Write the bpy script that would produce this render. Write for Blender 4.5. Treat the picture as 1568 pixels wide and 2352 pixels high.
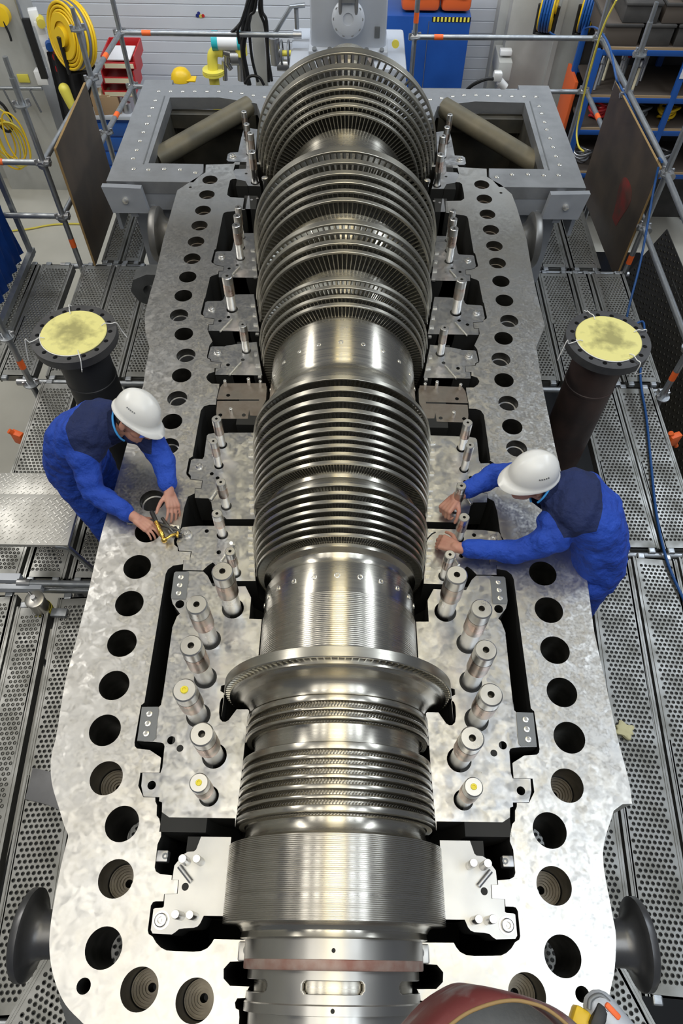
import bpy, bmesh, math, random
from mathutils import Vector, Matrix
random.seed(7)
PI = math.pi
C = bpy.context.scene.collection
SC = bpy.context.scene
for o in list(bpy.data.objects): bpy.data.objects.remove(o)

# ------------------------------------------------------------------ camera
TH, ROLL, YAW = 0.5846853, 0.0148645, -0.0002626
CAM = Vector((0.0047175, 0.0, 3.05)); FPX = 1568.0
_fwd = Vector((math.sin(YAW)*math.sin(TH), math.cos(YAW)*math.sin(TH), -math.cos(TH)))
_r0 = Vector((math.cos(YAW), -math.sin(YAW), 0.0)); _u0 = _r0.cross(_fwd)
_r = math.cos(ROLL)*_r0 + math.sin(ROLL)*_u0
_u = -math.sin(ROLL)*_r0 + math.cos(ROLL)*_u0
cd = bpy.data.cameras.new('camera'); co = bpy.data.objects.new('camera', cd); C.objects.link(co)
cd.sensor_fit = 'VERTICAL'; cd.sensor_height = 36.0; cd.lens = 24.0
cd.clip_start = 0.05; cd.clip_end = 100
M = Matrix(((_r.x, _u.x, -_fwd.x, CAM.x), (_r.y, _u.y, -_fwd.y, CAM.y), (_r.z, _u.z, -_fwd.z, CAM.z), (0, 0, 0, 1)))
co.matrix_world = M
SC.camera = co

def ray(px, py):
    return _fwd + _r*((px-784.0)/FPX) + _u*((1176.0-py)/FPX)
def at(px, py, z=0.0):
    d = ray(px, py); t = (z-CAM.z)/d.z
    return CAM + d*t
def proj(P):
    d = Vector(P)-CAM; w_ = d.dot(_fwd); return 784.0+FPX*d.dot(_r)/w_, 1176.0-FPX*d.dot(_u)/w_
def height_at(b, px, py, hmax=1.2):
    """height above point b whose picture lies nearest to a pixel"""
    best = (1e9, 0.0)
    for k in range(1, 601):
        z = hmax*k/600; q = proj((b.x, b.y, b.z+z)); e = (q[0]-px)**2+(q[1]-py)**2
        if e < best[0]: best = (e, z)
    return best[1]
def aty(px, py, y):
    d = ray(px, py); return CAM + d*((y-CAM.y)/d.y)
def atx(px, py, x):
    d = ray(px, py); return CAM + d*((x-CAM.x)/d.x)

# ------------------------------------------------------------------ world, lights, exposure
w = bpy.data.worlds.new('hall_air'); SC.world = w; w.use_nodes = True
bg = w.node_tree.nodes['Background']
bg.inputs[0].default_value = (0.80, 0.87, 1.0, 1); bg.inputs[1].default_value = 0.13
SC.view_settings.view_transform = 'Standard'; SC.view_settings.look = 'None'
SC.view_settings.gamma = 1.0; SC.view_settings.exposure = 0.0
SC.view_settings.use_curve_mapping = False
def lamp(name, loc, sx, sy, power, col, rot=(0, 0, 0)):
    l = bpy.data.lights.new(name, 'AREA'); l.shape = 'RECTANGLE'; l.size = sx; l.size_y = sy
    l.energy = power; l.color = col
    o = bpy.data.objects.new(name, l); C.objects.link(o); o.location = loc; o.rotation_euler = rot
    return o
WARM = (1.0, 0.83, 0.42); COOL = (0.84, 0.92, 1.0); NEU = (1.0, 0.97, 0.90)
# a soft panel added overhead to brighten rotor and near flange, and rows of strip lamps along the whole hall
lamp('overhead_fill', (0.0, -0.5, 7.6), 3.0, 7.0, 84, NEU)
for (x, wd, p, c) in ((-0.95, 0.20, 44, WARM), (-0.32, 0.13, 24, COOL), (0.12, 0.16, 40, WARM), (0.56, 0.13, 24, COOL), (1.02, 0.20, 40, WARM)):
    lamp('ceiling_lamp', (x, 2.5, 7.45), wd, 12.5, p, c)
for (x, wd, p, c) in ((-4.0, 0.9, 70, NEU), (-2.3, 0.5, 48, NEU), (2.3, 0.6, 62, COOL), (4.0, 1.0, 118, COOL)):
    lamp('ceiling_lamp', (x, -1.2, 7.4), wd, 5.6, p, c)
# fill lights added out of view at both sides, and one to brighten the back wall
lamp('side_fill_light', (-6.2, 6.0, 6.0), 0.8, 6.0, 230, NEU, (0, -0.75, 0))
lamp('side_fill_light', (6.2, 6.0, 6.0), 0.8, 6.0, 230, COOL, (0, 0.75, 0))
lamp('back_wall_fill', (-0.5, 8.0, 2.2), 7.0, 0.4, 120, COOL, (math.radians(32), 0, 0))

# ------------------------------------------------------------------ materials
MATS = {}
def _n(nt, t, **k):
    n = nt.nodes.new(t)
    for a, b in k.items(): setattr(n, a, b)
    return n
def mat(name, col, metal=0.0, rough=0.5, col2=None, nscale=6.0, lo=0.35, hi=0.65, bump=0.0, bscale=40.0, rvar=0.0, aniso=0.0,
        axis=None, detail=6.0, stretch=None, coat=0.0, bdist=0.01):
    if name in MATS: return MATS[name]
    m = bpy.data.materials.new(name); m.use_nodes = True; MATS[name] = m
    nt = m.node_tree; b = nt.nodes['Principled BSDF']; L = nt.links.new
    b.inputs['Metallic'].default_value = metal; b.inputs['Roughness'].default_value = rough
    b.inputs['Base Color'].default_value = (*col, 1)
    if coat: b.inputs['Coat Weight'].default_value = coat
    tc = _n(nt, 'ShaderNodeTexCoord'); src = tc.outputs['Object']
    if stretch:
        mp = _n(nt, 'ShaderNodeMapping'); mp.inputs['Scale'].default_value = stretch; L(src, mp.inputs[0]); src = mp.outputs[0]
    if col2 or rvar:
        nz = _n(nt, 'ShaderNodeTexNoise'); nz.inputs['Scale'].default_value = nscale; nz.inputs['Detail'].default_value = detail
        L(src, nz.inputs['Vector'])
        mr = _n(nt, 'ShaderNodeMapRange'); mr.inputs[1].default_value = lo; mr.inputs[2].default_value = hi
        L(nz.outputs[0], mr.inputs[0])
        if col2:
            mx = _n(nt, 'ShaderNodeMix', data_type='RGBA'); mx.inputs[6].default_value = (*col, 1); mx.inputs[7].default_value = (*col2, 1)
            L(mr.outputs[0], mx.inputs[0]); L(mx.outputs[2], b.inputs['Base Color'])
        if rvar:
            m2 = _n(nt, 'ShaderNodeMapRange'); m2.inputs[3].default_value = max(0.02, rough-rvar); m2.inputs[4].default_value = rough+rvar
            L(mr.outputs[0], m2.inputs[0]); L(m2.outputs[0], b.inputs['Roughness'])
    if bump:
        nb = _n(nt, 'ShaderNodeTexNoise'); nb.inputs['Scale'].default_value = bscale; nb.inputs['Detail'].default_value = 4
        L(src, nb.inputs['Vector'])
        bp = _n(nt, 'ShaderNodeBump'); bp.inputs['Strength'].default_value = bump; bp.inputs['Distance'].default_value = bdist
        L(nb.outputs[0], bp.inputs['Height']); L(bp.outputs[0], b.inputs['Normal'])
    if aniso:
        b.inputs['Anisotropic'].default_value = aniso; b.inputs['Anisotropic Rotation'].default_value = 0.25
        tg = _n(nt, 'ShaderNodeTangent'); tg.direction_type = 'RADIAL'; tg.axis = axis or 'Y'
        L(tg.outputs[0], b.inputs['Tangent'])
    return m

def scraped(name, col, col2, rough, tilt, scale, rvar=0.12):
    """machined joint face hand-scraped in small patches: each patch leans its own way"""
    m = bpy.data.materials.new(name); m.use_nodes = True; MATS[name] = m
    nt = m.node_tree; b = nt.nodes['Principled BSDF']; L = nt.links.new
    b.inputs['Metallic'].default_value = 1.0
    tc = _n(nt, 'ShaderNodeTexCoord')
    wz = _n(nt, 'ShaderNodeTexNoise'); wz.inputs['Scale'].default_value = 14; L(tc.outputs['Object'], wz.inputs['Vector'])
    ws = _n(nt, 'ShaderNodeVectorMath', operation='SCALE'); ws.inputs['Scale'].default_value = 0.10; L(wz.outputs[1], ws.inputs[0])
    wa = _n(nt, 'ShaderNodeVectorMath', operation='ADD'); L(tc.outputs['Object'], wa.inputs[0]); L(ws.outputs[0], wa.inputs[1])
    vo = _n(nt, 'ShaderNodeTexVoronoi'); vo.feature = 'SMOOTH_F1'; vo.inputs['Smoothness'].default_value = 0.9; vo.inputs['Scale'].default_value = scale; L(wa.outputs[0], vo.inputs['Vector'])
    sb = _n(nt, 'ShaderNodeVectorMath', operation='SUBTRACT'); sb.inputs[1].default_value = (0.5, 0.5, 0.5); L(vo.outputs['Color'], sb.inputs[0])
    n2 = _n(nt, 'ShaderNodeTexNoise'); n2.inputs['Scale'].default_value = scale*2.0; n2.inputs['Detail'].default_value = 6; L(tc.outputs['Object'], n2.inputs['Vector'])
    s2 = _n(nt, 'ShaderNodeVectorMath', operation='SUBTRACT'); s2.inputs[1].default_value = (0.5, 0.5, 0.5); L(n2.outputs[1], s2.inputs[0])
    s3 = _n(nt, 'ShaderNodeVectorMath', operation='ADD'); L(sb.outputs[0], s3.inputs[0]); L(s2.outputs[0], s3.inputs[1])
    sc = _n(nt, 'ShaderNodeVectorMath', operation='SCALE'); sc.inputs['Scale'].default_value = tilt; L(s3.outputs[0], sc.inputs[0])
    ge = _n(nt, 'ShaderNodeNewGeometry')
    ad = _n(nt, 'ShaderNodeVectorMath', operation='ADD'); L(ge.outputs['Normal'], ad.inputs[0]); L(sc.outputs[0], ad.inputs[1])
    no = _n(nt, 'ShaderNodeVectorMath', operation='NORMALIZE'); L(ad.outputs[0], no.inputs[0]); L(no.outputs[0], b.inputs['Normal'])
    nz = _n(nt, 'ShaderNodeTexNoise'); nz.inputs['Scale'].default_value = 3.0; nz.inputs['Detail'].default_value = 8; L(tc.outputs['Object'], nz.inputs['Vector'])
    mr = _n(nt, 'ShaderNodeMapRange'); mr.inputs[1].default_value = 0.3; mr.inputs[2].default_value = 0.75; L(nz.outputs[0], mr.inputs[0])
    mx = _n(nt, 'ShaderNodeMix', data_type='RGBA'); mx.inputs[6].default_value = (*col, 1); mx.inputs[7].default_value = (*col2, 1)
    L(mr.outputs[0], mx.inputs[0]); L(mx.outputs[2], b.inputs['Base Color'])
    m2 = _n(nt, 'ShaderNodeMapRange'); m2.inputs[3].default_value = rough-rvar; m2.inputs[4].default_value = rough+rvar
    L(n2.outputs[0], m2.inputs[0]); L(m2.outputs[0], b.inputs['Roughness'])
    return m

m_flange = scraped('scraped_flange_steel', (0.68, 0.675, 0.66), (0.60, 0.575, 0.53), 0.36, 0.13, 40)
m_carrier = scraped('milled_carrier_steel', (0.64, 0.64, 0.64), (0.46, 0.46, 0.46), 0.34, 0.13, 30, 0.14)
m_gland = mat('ground_gland_steel', (0.60, 0.595, 0.58), 1, 0.40, (0.54, 0.54, 0.54), 4, rvar=0.05)
m_goldface = mat('worn_seal_carrier_steel', (0.34, 0.31, 0.28), 1, 0.5, (0.24, 0.20, 0.17), 9, rvar=0.1)
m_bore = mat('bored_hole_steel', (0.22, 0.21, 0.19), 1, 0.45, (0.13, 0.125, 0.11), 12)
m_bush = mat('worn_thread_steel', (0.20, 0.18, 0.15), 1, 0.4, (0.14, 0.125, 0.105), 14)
m_dark = mat('blackened_shaded_iron', (0.018, 0.018, 0.017), 0, 0.7)  # near-black iron, also painted where gaps and recesses lie in shade
m_cast = mat('grey_cast_casing', (0.12, 0.125, 0.13), 0.4, 0.5, (0.08, 0.085, 0.09), 8, bump=0.15)
m_frame = mat('exhaust_frame_steel', (0.46, 0.47, 0.49), 0.8, 0.5, (0.35, 0.36, 0.38), 5, bump=0.06, bscale=60, rvar=0.08)
m_frameside = mat('painted_frame_side', (0.36, 0.38, 0.42), 0.2, 0.45, (0.30, 0.32, 0.36), 5)
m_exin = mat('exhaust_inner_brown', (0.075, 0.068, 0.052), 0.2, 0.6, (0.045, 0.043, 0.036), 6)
m_brace = mat('exhaust_brace_khaki', (0.20, 0.175, 0.12), 0.3, 0.5, (0.13, 0.12, 0.09), 5)
m_rotor = mat('turned_rotor_steel', (0.62, 0.585, 0.51), 1, 0.28, (0.54, 0.51, 0.44), 2.5, rvar=0.04, aniso=0.72, axis='Y', stretch=(0.3, 30, 0.3))
m_piston = mat('labyrinth_fin_steel', (0.68, 0.65, 0.59), 1, 0.28, (0.60, 0.57, 0.51), 2.5, rvar=0.04, aniso=0.72, axis='Y', stretch=(0.3, 30, 0.3))
m_shroud = mat('blade_shroud_steel', (0.60, 0.57, 0.49), 1, 0.36, (0.50, 0.48, 0.42), 2.5, rvar=0.05, aniso=0.6, axis='Y', stretch=(0.3, 20, 0.3))
m_blade = mat('blade_steel', (0.47, 0.455, 0.405), 1, 0.36)
m_tooth = mat('small_tooth_steel', (0.22, 0.21, 0.185), 1, 0.4)
m_root = mat('dark_blade_root_steel', (0.075, 0.072, 0.065), 1, 0.5)
m_bluegrey = mat('blue_grey_hose', (0.13, 0.14, 0.19), 0, 0.5)
m_sleeve = mat('gland_sleeve_steel', (0.62, 0.60, 0.56), 1, 0.36, (0.52, 0.50, 0.46), 3, rvar=0.06, aniso=0.5, axis='Y')
m_redseal = mat('red_sealing_paste', (0.30, 0.14, 0.11), 0.3, 0.5, (0.42, 0.32, 0.28), 14)
m_stud = mat('bright_stud_steel', (0.78, 0.77, 0.75), 1, 0.32, (0.70, 0.69, 0.67), 8, rvar=0.06)
m_thread = mat('copper_greased_thread', (0.64, 0.47, 0.40), 1, 0.35, (0.66, 0.62, 0.57), 18, rvar=0.1)
m_yellowplug = mat('yellow_plug_plastic', (0.85, 0.72, 0.05), 0, 0.4)
m_key = mat('grey_key_plate', (0.21, 0.22, 0.23), 0.6, 0.5)
m_white = mat('white_enamel', (0.85, 0.85, 0.85), 0, 0.35)
m_pin = mat('bright_pin_steel', (0.85, 0.84, 0.80), 0.8, 0.25)
m_pipe = mat('black_stub_pipe', (0.022, 0.023, 0.025), 0.1, 0.5, (0.035, 0.036, 0.04), 5)
m_piperust = mat('brown_stub_pipe', (0.085, 0.055, 0.048), 0.2, 0.5, (0.045, 0.034, 0.033), 5, bump=0.1)
m_pflange = mat('dark_pipe_flange', (0.10, 0.10, 0.105), 0.5, 0.5, (0.07, 0.07, 0.075), 10)
m_cap = mat('yellow_cap_plastic', (0.86, 0.80, 0.30), 0, 0.45, (0.78, 0.73, 0.28), 8)
m_galv = mat('galvanised_tube', (0.46, 0.48, 0.50), 0.85, 0.42, (0.34, 0.36, 0.39), 14, rvar=0.1)
m_deck = mat('galvanised_deck', (0.34, 0.34, 0.33), 0.8, 0.45, (0.23, 0.23, 0.215), 5, rvar=0.1, detail=9)
m_orange = mat('orange_marker_tape', (0.95, 0.16, 0.03), 0, 0.5)
m_board = mat('brown_resin_board', (0.085, 0.058, 0.038), 0, 0.42, (0.045, 0.032, 0.022), 3.5, detail=8)
m_boardedge = mat('raw_board_edge', (0.34, 0.22, 0.09), 0, 0.7)
m_floor = mat('pale_concrete_floor', (0.55, 0.53, 0.47), 0, 0.5, (0.47, 0.455, 0.40), 1.6, detail=9)
m_wall = mat('white_wall_panel', (0.62, 0.64, 0.68), 0.1, 0.5, (0.57, 0.59, 0.63), 1.2)
m_upperdark = mat('darkened_unseen_wall', (0.10, 0.105, 0.115), 0, 0.7)  # dark tone chosen for what the far flange reflects
m_conc = mat('grey_concrete', (0.50, 0.50, 0.475), 0, 0.8, (0.41, 0.41, 0.39), 2.5, bump=0.1)
m_blue = mat('blue_cabinet_paint', (0.012, 0.075, 0.33), 0.1, 0.42, (0.009, 0.06, 0.27), 3)
m_shelfblue = mat('blue_rack_paint', (0.015, 0.09, 0.36), 0.1, 0.45)
m_red = mat('red_plastic', (0.50, 0.02, 0.025), 0, 0.4)
m_yellow = mat('yellow_paint', (0.80, 0.52, 0.015), 0, 0.4)
m_lemon = mat('lemon_yellow_paint', (0.80, 0.70, 0.10), 0, 0.4)
m_black = mat('black_rubber', (0.012, 0.012, 0.013), 0, 0.45)
m_greyp = mat('light_grey_machine_paint', (0.55, 0.58, 0.64), 0.1, 0.4, (0.50, 0.53, 0.59), 3)
m_steel = mat('plain_steel', (0.45, 0.45, 0.46), 0.9, 0.35)
m_orangecase = mat('orange_case_plastic', (0.75, 0.13, 0.03), 0, 0.45)
m_cardboard = mat('brown_cardboard', (0.38, 0.25, 0.14), 0, 0.8)
m_crate = mat('dark_grey_crate', (0.075, 0.070, 0.066), 0, 0.7, (0.05, 0.047, 0.045), 6)
m_crated = mat("dark_raised_grating", (0.06, 0.057, 0.05), 0.6, 0.45)
m_shelftop = mat('dark_shelf_top', (0.07, 0.055, 0.045), 0, 0.7)  # shelf tops set darker than their tan front edge
m_woodlid = mat('shelf_board_wood', (0.40, 0.28, 0.16), 0, 0.6)
m_cloth = mat('worksuit_blue', (0.016, 0.075, 0.50), 0, 0.8, (0.013, 0.060, 0.42), 5, bump=1.0, bscale=13, bdist=0.035)
m_navy = mat('worksuit_navy', (0.012, 0.025, 0.11), 0, 0.85, (0.010, 0.020, 0.085), 5, bump=1.0, bscale=13, bdist=0.035)
m_trim = mat('light_blue_collar', (0.06, 0.38, 0.90), 0, 0.7)
m_skin = mat('skin', (0.60, 0.32, 0.235), 0, 0.5, (0.52, 0.245, 0.18), 12, bump=0.08, bscale=60)
MATS['skin'].node_tree.nodes['Principled BSDF'].inputs['Subsurface Weight'].default_value = 0.08
m_hair = mat('dark_grey_hair', (0.05, 0.043, 0.04), 0, 0.6, (0.11, 0.10, 0.095), 60, bump=0.5, bscale=200)
m_helmet = mat('white_helmet_plastic', (0.86, 0.86, 0.85), 0, 0.28)
m_glass = mat('clear_lens', (0.75, 0.85, 0.95), 0, 0.05); MATS['clear_lens'].node_tree.nodes['Principled BSDF'].inputs['Transmission Weight'].default_value = 0.85
m_boot = mat('black_boot_leather', (0.015, 0.014, 0.013), 0, 0.5)
m_brass = mat('brass', (0.80, 0.52, 0.12), 1, 0.25)
m_plier = mat('oiled_tool_steel', (0.12, 0.12, 0.12), 0.9, 0.35)
m_bluehose = mat('blue_hose', (0.012, 0.085, 0.30), 0, 0.45)
m_yelcord = mat('yellow_cord', (0.70, 0.58, 0.08), 0, 0.6)
m_rag = mat('cream_rag', (0.72, 0.68, 0.42), 0, 0.9)
m_oldred = mat('worn_red_paint', (0.17, 0.035, 0.035), 0.2, 0.5, (0.30, 0.28, 0.28), 4, lo=0.50, hi=0.60, bump=0.1)
m_teal = mat('teal_plastic', (0.03, 0.45, 0.50), 0, 0.4)
m_paper = mat('white_paper', (0.80, 0.80, 0.84), 0, 0.8)
m_label = mat('cream_label', (0.75, 0.68, 0.48), 0, 0.7)
m_redpatch = mat('faded_red_paint', (0.30, 0.025, 0.02), 0, 0.5, (0.11, 0.04, 0.028), 7)
m_checker = mat('checker_plate_steel', (0.62, 0.61, 0.58), 0.55, 0.45, (0.52, 0.51, 0.48), 6, rvar=0.08)

# ------------------------------------------------------------------ mesh helpers
def obj(name, bm, m, parent=None, ang=35, loc=None):
    bmesh.ops.recalc_face_normals(bm, faces=bm.faces)
    me = bpy.data.meshes.new(name); bm.to_mesh(me); bm.free()
    return obm(name, me, m, parent, ang, loc)
def obm(name, me, m, parent=None, ang=35, loc=None):
    me.materials.clear()
    for x in (m if isinstance(m, (list, tuple)) else [m]): me.materials.append(x)
    me.shade_smooth(); me.set_sharp_from_angle(angle=math.radians(ang))
    o = bpy.data.objects.new(name, me); C.objects.link(o)
    if loc is not None: o.location = loc
    if parent is not None:
        o.parent = parent
        if 'origin' in PINFO.get(parent, {}): o.matrix_parent_inverse = PINFO[parent]['origin']
    return o
PINFO = {}
def tag(o, label, cat, group=None):
    o['label'] = label; o['category'] = cat
    if group: o['group'] = group
    return o
def thing(name, label, cat, loc=(0, 0, 0), group=None):
    """an Empty at the thing's base; parts are given in world coordinates"""
    o = bpy.data.objects.new(name, None); C.objects.link(o); o.location = loc; o.empty_display_size = 0.1
    PINFO[o] = {'origin': Matrix.Translation(-Vector(loc))}
    return tag(o, label, cat, group)
def struct(name, bm, m, ang=35):
    o = obj(name, bm, m, None, ang); o['kind'] = 'structure'; return o
def dup(root, loc, label=None, rz=None):
    r = root.copy(); C.objects.link(r); r.location = loc
    if rz is not None: r.rotation_euler = (0, 0, rz)
    if label: r['label'] = label
    for ch in list(root.children):
        c = ch.copy(); C.objects.link(c); c.parent = r
        for g in ch.children:
            d = g.copy(); C.objects.link(d); d.parent = c
    return r
def B(): return bmesh.new()
def box(bm, c, s, rz=0.0, mtx=None):
    v = bmesh.ops.create_cube(bm, size=1.0)['verts']
    bmesh.ops.scale(bm, vec=s, verts=v)
    if rz: bmesh.ops.rotate(bm, cent=(0, 0, 0), matrix=Matrix.Rotation(rz, 3, 'Z'), verts=v)
    bmesh.ops.translate(bm, vec=c, verts=v)
    if mtx is not None: bmesh.ops.transform(bm, matrix=mtx, verts=v)
    return v
def bbox(bm, c, s, bev=0.004, rz=0.0):
    b2 = bmesh.new(); bmesh.ops.create_cube(b2, size=1.0); bmesh.ops.scale(b2, vec=s, verts=b2.verts)
    bmesh.ops.bevel(b2, geom=list(b2.edges), offset=bev, segments=2, affect='EDGES', profile=0.5)
    if rz: bmesh.ops.rotate(b2, cent=(0, 0, 0), matrix=Matrix.Rotation(rz, 3, 'Z'), verts=b2.verts)
    bmesh.ops.translate(b2, vec=c, verts=b2.verts)
    me = bpy.data.meshes.new('t'); b2.to_mesh(me); b2.free(); bm.from_mesh(me); bpy.data.meshes.remove(me)
def frame_of(d):
    d = Vector(d).normalized(); a = Vector((0, 0, 1)) if abs(d.z) < 0.9 else Vector((1, 0, 0))
    u = d.cross(a).normalized(); v = d.cross(u).normalized(); return u, v
def rings(bm, ctrs, rads, seg=20, cap=True, uvs=None):
    """loft circles through centres"""
    n = len(ctrs); R = []
    for i in range(n):
        if uvs: u, v = uvs[i]
        else:
            a = ctrs[max(0, i-1)]; b = ctrs[min(n-1, i+1)]
            d = Vector(b)-Vector(a)
            if i == 0: u, v = frame_of(d)
            else:
                d.normalize(); u = (pu - d*pu.dot(d)).normalized(); v = d.cross(u)
            pu = u
        r = rads[i]; ru, rv = (r if isinstance(r, (tuple, list)) else (r, r))
        R.append([bm.verts.new(Vector(ctrs[i])+u*ru*math.cos(2*PI*k/seg)+v*rv*math.sin(2*PI*k/seg)) for k in range(seg)])
    for i in range(n-1):
        for k in range(seg):
            bm.faces.new((R[i][k], R[i][(k+1) % seg], R[i+1][(k+1) % seg], R[i+1][k]))
    if cap:
        bm.faces.new(R[0][::-1]); bm.faces.new(R[-1])
    return R
def cyl(bm, p0, p1, r0, r1=None, seg=20, cap=True):
    p0 = Vector(p0); p1 = Vector(p1); u, v = frame_of(p1-p0)
    rings(bm, [p0, p1], [r0, r0 if r1 is None else r1], seg, cap, [(u, v), (u, v)])
def turned(bm, p0, axis, prof, seg=28, cap=True):
    """lathe a profile [(distance along axis, radius)] about any axis"""
    a = Vector(axis).normalized(); u, v = frame_of(a); p0 = Vector(p0)
    rings(bm, [p0+a*t for t, r in prof], [max(r, 1e-4) for t, r in prof], seg, cap, [(u, v)]*len(prof))
def tube(bm, pts, r, seg=8):
    rings(bm, [Vector(p) for p in pts], [r]*len(pts), seg, True)
def spline(pts, n=6):
    P = [Vector(p) for p in pts]; out = []
    Q = [P[0]*2-P[1]]+P+[P[-1]*2-P[-2]]
    for i in range(1, len(Q)-2):
        a, b, c, d = Q[i-1:i+3]
        for k in range(n):
            t = k/n
            out.append(0.5*((2*b)+(c-a)*t+(2*a-5*b+4*c-d)*t*t+(3*b-a-3*c+d)*t**3))
    out.append(P[-1]); return out
def lathe(bm, prof, seg=128, a0=0.0, a1=2*PI, close=False):
    """lathe (y, R) about the rotor axis; angle 0 = +x, pi/2 = up"""
    full = abs(a1-a0-2*PI) < 1e-6; m = seg if full else seg+1; R = []
    for y, r in prof:
        R.append([bm.verts.new((r*math.cos(a0+(a1-a0)*k/seg), y, r*math.sin(a0+(a1-a0)*k/seg))) for k in range(m)])
    n = len(prof); last = n if close else n-1
    for i in range(last):
        j = (i+1) % n
        for k in range(seg):
            q = (k+1) % m
            bm.faces.new((R[i][k], R[i][q], R[j][q], R[j][k]))
    if not full and close:
        bm.faces.new([R[i][0] for i in range(n)]); bm.faces.new([R[i][-1] for i in range(n)][::-1])
def circ(x, y, r, n=40):
    return [(x+r*math.cos(2*PI*k/n), y+r*math.sin(2*PI*k/n)) for k in range(n)]
def plate_mesh(outer, holes, z0, z1):
    """flat plate with holes: a filled 2-D curve with thickness"""
    cu = bpy.data.curves.new('t', 'CURVE'); cu.dimensions = '2D'; cu.fill_mode = 'BOTH'; cu.extrude = (z1-z0)/2
    for pl in [outer]+list(holes):
        s = cu.splines.new('POLY'); s.points.add(len(pl)-1); s.use_cyclic_u = True
        for p, q in zip(s.points, pl): p.co = (q[0], q[1], 0, 1)
    o = bpy.data.objects.new('t', cu); C.objects.link(o)
    dg = bpy.context.evaluated_depsgraph_get(); me = bpy.data.meshes.new_from_object(o.evaluated_get(dg))
    bpy.data.objects.remove(o); bpy.data.curves.remove(cu)
    me.transform(Matrix.Translation((0, 0, (z0+z1)/2)))
    return me
def addmesh(bm, me):
    bm.from_mesh(me); bpy.data.meshes.remove(me)
def mir(pl): return [(-x, y) for x, y in reversed(pl)]
def tr(crop, pts, z=0.0):
    """trace given in a zoomed crop: (ox, oy, scale)"""
    ox, oy, s = crop
    return [tuple(at(ox+x*s, oy+y*s, z)[:2]) for x, y in pts]
T1 = (280, 1880, 0.20408); T2 = (280, 1600, 0.20408); T3 = (300, 1260, 0.21684); T5 = (390, 1000, 0.15306)
T7 = (420, 820, 0.14031); T8 = (440, 560, 0.12755); T9 = (440, 360, 0.12755); T10 = (220, 180, 0.28061); T6 = (480, 1900, 0.3699)
PX = (0, 0, 1.0)
# ------------------------------------------------------------------ lower turbine casing
casing = thing('turbine_casing', 'large grey lower half turbine casing with a bolt-holed joint flange around the rotor', 'turbine casing', (0, 2.5, -1.2))
outl = tr(PX, [(192, 2352), (150, 2307), (125, 2250), (114, 2190), (116, 2125), (131, 2035), (142, 1980), (153, 1935), (156, 1918), (147, 1895), (135, 1855),
    (121, 1808), (116, 1765), (120, 1725), (129, 1690), (150, 1565), (175, 1470), (205, 1350), (227, 1250), (244, 1187), (262, 1127), (329, 884), (334, 848), (343, 800),
    (334, 764), (332, 723), (344, 675), (357, 631), (367, 585), (375, 550), (394, 482), (407, 437), (445, 412)])
outr = tr(PX, [(1151, 425), (1175, 446), (1186, 475), (1209, 550), (1219, 610), (1229, 660), (1251, 748), (1231, 797), (1244, 880), (1274, 1025), (1349, 1340),
    (1364, 1450), (1419, 1700), (1444, 1795), (1451, 1846), (1429, 1847), (1409, 1862), (1384, 1960), (1404, 2090), (1414, 2150), (1411, 2225), (1399, 2285)])
def smooth2(pl, n=4):
    return [(p.x, p.y) for p in spline([(x, y, 0) for x, y in pl], n)]
outl = smooth2(outl[:22])+outl[22:]
outr = outr[:9]+outr[9:12]+smooth2(outr[12:15])+outr[15:16]+smooth2(outr[16:])
outer = [(0.0, -0.46), (-0.45, -0.44), (-0.68, -0.33)]+outl+[(-1.12, 5.24), (-1.13, 5.355), (-0.91, 5.372), (-0.90, 5.40), (0.90, 5.40), (0.91, 5.372), (1.13, 5.355), (1.12, 5.24)]+outr+[(0.86, -0.19), (0.68, -0.33), (0.45, -0.44)]
opl = [(-0.335, -0.30), (-0.335, -0.165)]+tr(T6, [(185, 1135), (165, 1125), (160, 1090), (175, 1062), (225, 1060), (228, 1030), (250, 990), (130, 985), (90, 940), (90, 880), (130, 835), (240, 830), (240, 700)])
opl += tr(T1, [(1035, 1358), (1005, 1410), (960, 1460), (890, 1492), (800, 1500), (600, 1492), (500, 1485), (440, 1455), (385, 1400), (345, 1330), (300, 1300), (290, 1260), (325, 980),
    (350, 940), (380, 932), (466, 932), (474, 850), (618, 845), (633, 693), (557, 690), (562, 640), (430, 625), (380, 595), (368, 550), (400, 290), (440, 200), (440, 130), (428, 50), (418, 0)])
opl += tr(T2, [(425, 1380), (390, 1340), (393, 1220), (375, 1180), (375, 1135), (240, 1132), (183, 1005), (208, 856), (422, 856), (440, 690), (430, 680), (310, 600), (170, 585), (145, 560), (140, 520), (215, 95), (245, 75)])
opl += tr(T3, [(105, 1665), (145, 1630), (370, 270), (395, 220), (450, 180), (555, 165), (556, 125), (625, 122), (636, 35), (500, 30)])
opl += tr(T5, [(120, 1735), (115, 1680), (65, 1640), (60, 1570), (100, 1500), (140, 1440), (165, 1370), (215, 1080), (270, 920), (370, 870), (374, 797), (467, 792), (486, 680), (300, 662), (298, 640), (250, 590), (245, 560), (285, 350), (350, 310)])
opl += tr(T7, [(160, 1610), (290, 880), (340, 810), (430, 780), (540, 780), (546, 700), (590, 500), (595, 440), (470, 435), (400, 380), (380, 330), (420, 270), (515, 245), (516, 183), (606, 183), (621, 92), (455, 77), (440, 40)])
opl += tr(T8, [(340, 2090), (280, 2060), (275, 2020), (320, 1830), (350, 1790), (375, 1760), (300, 1590), (285, 1540), (300, 1448), (388, 1443), (404, 1352), (230, 1332), (225, 1305), (170, 1270), (165, 1240), (225, 1000), (245, 970), (330, 600), (370, 575), (475, 545),
    (485, 488), (562, 488), (571, 412), (415, 382), (410, 360), (360, 340), (355, 310), (410, 110), (440, 90)])
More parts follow.
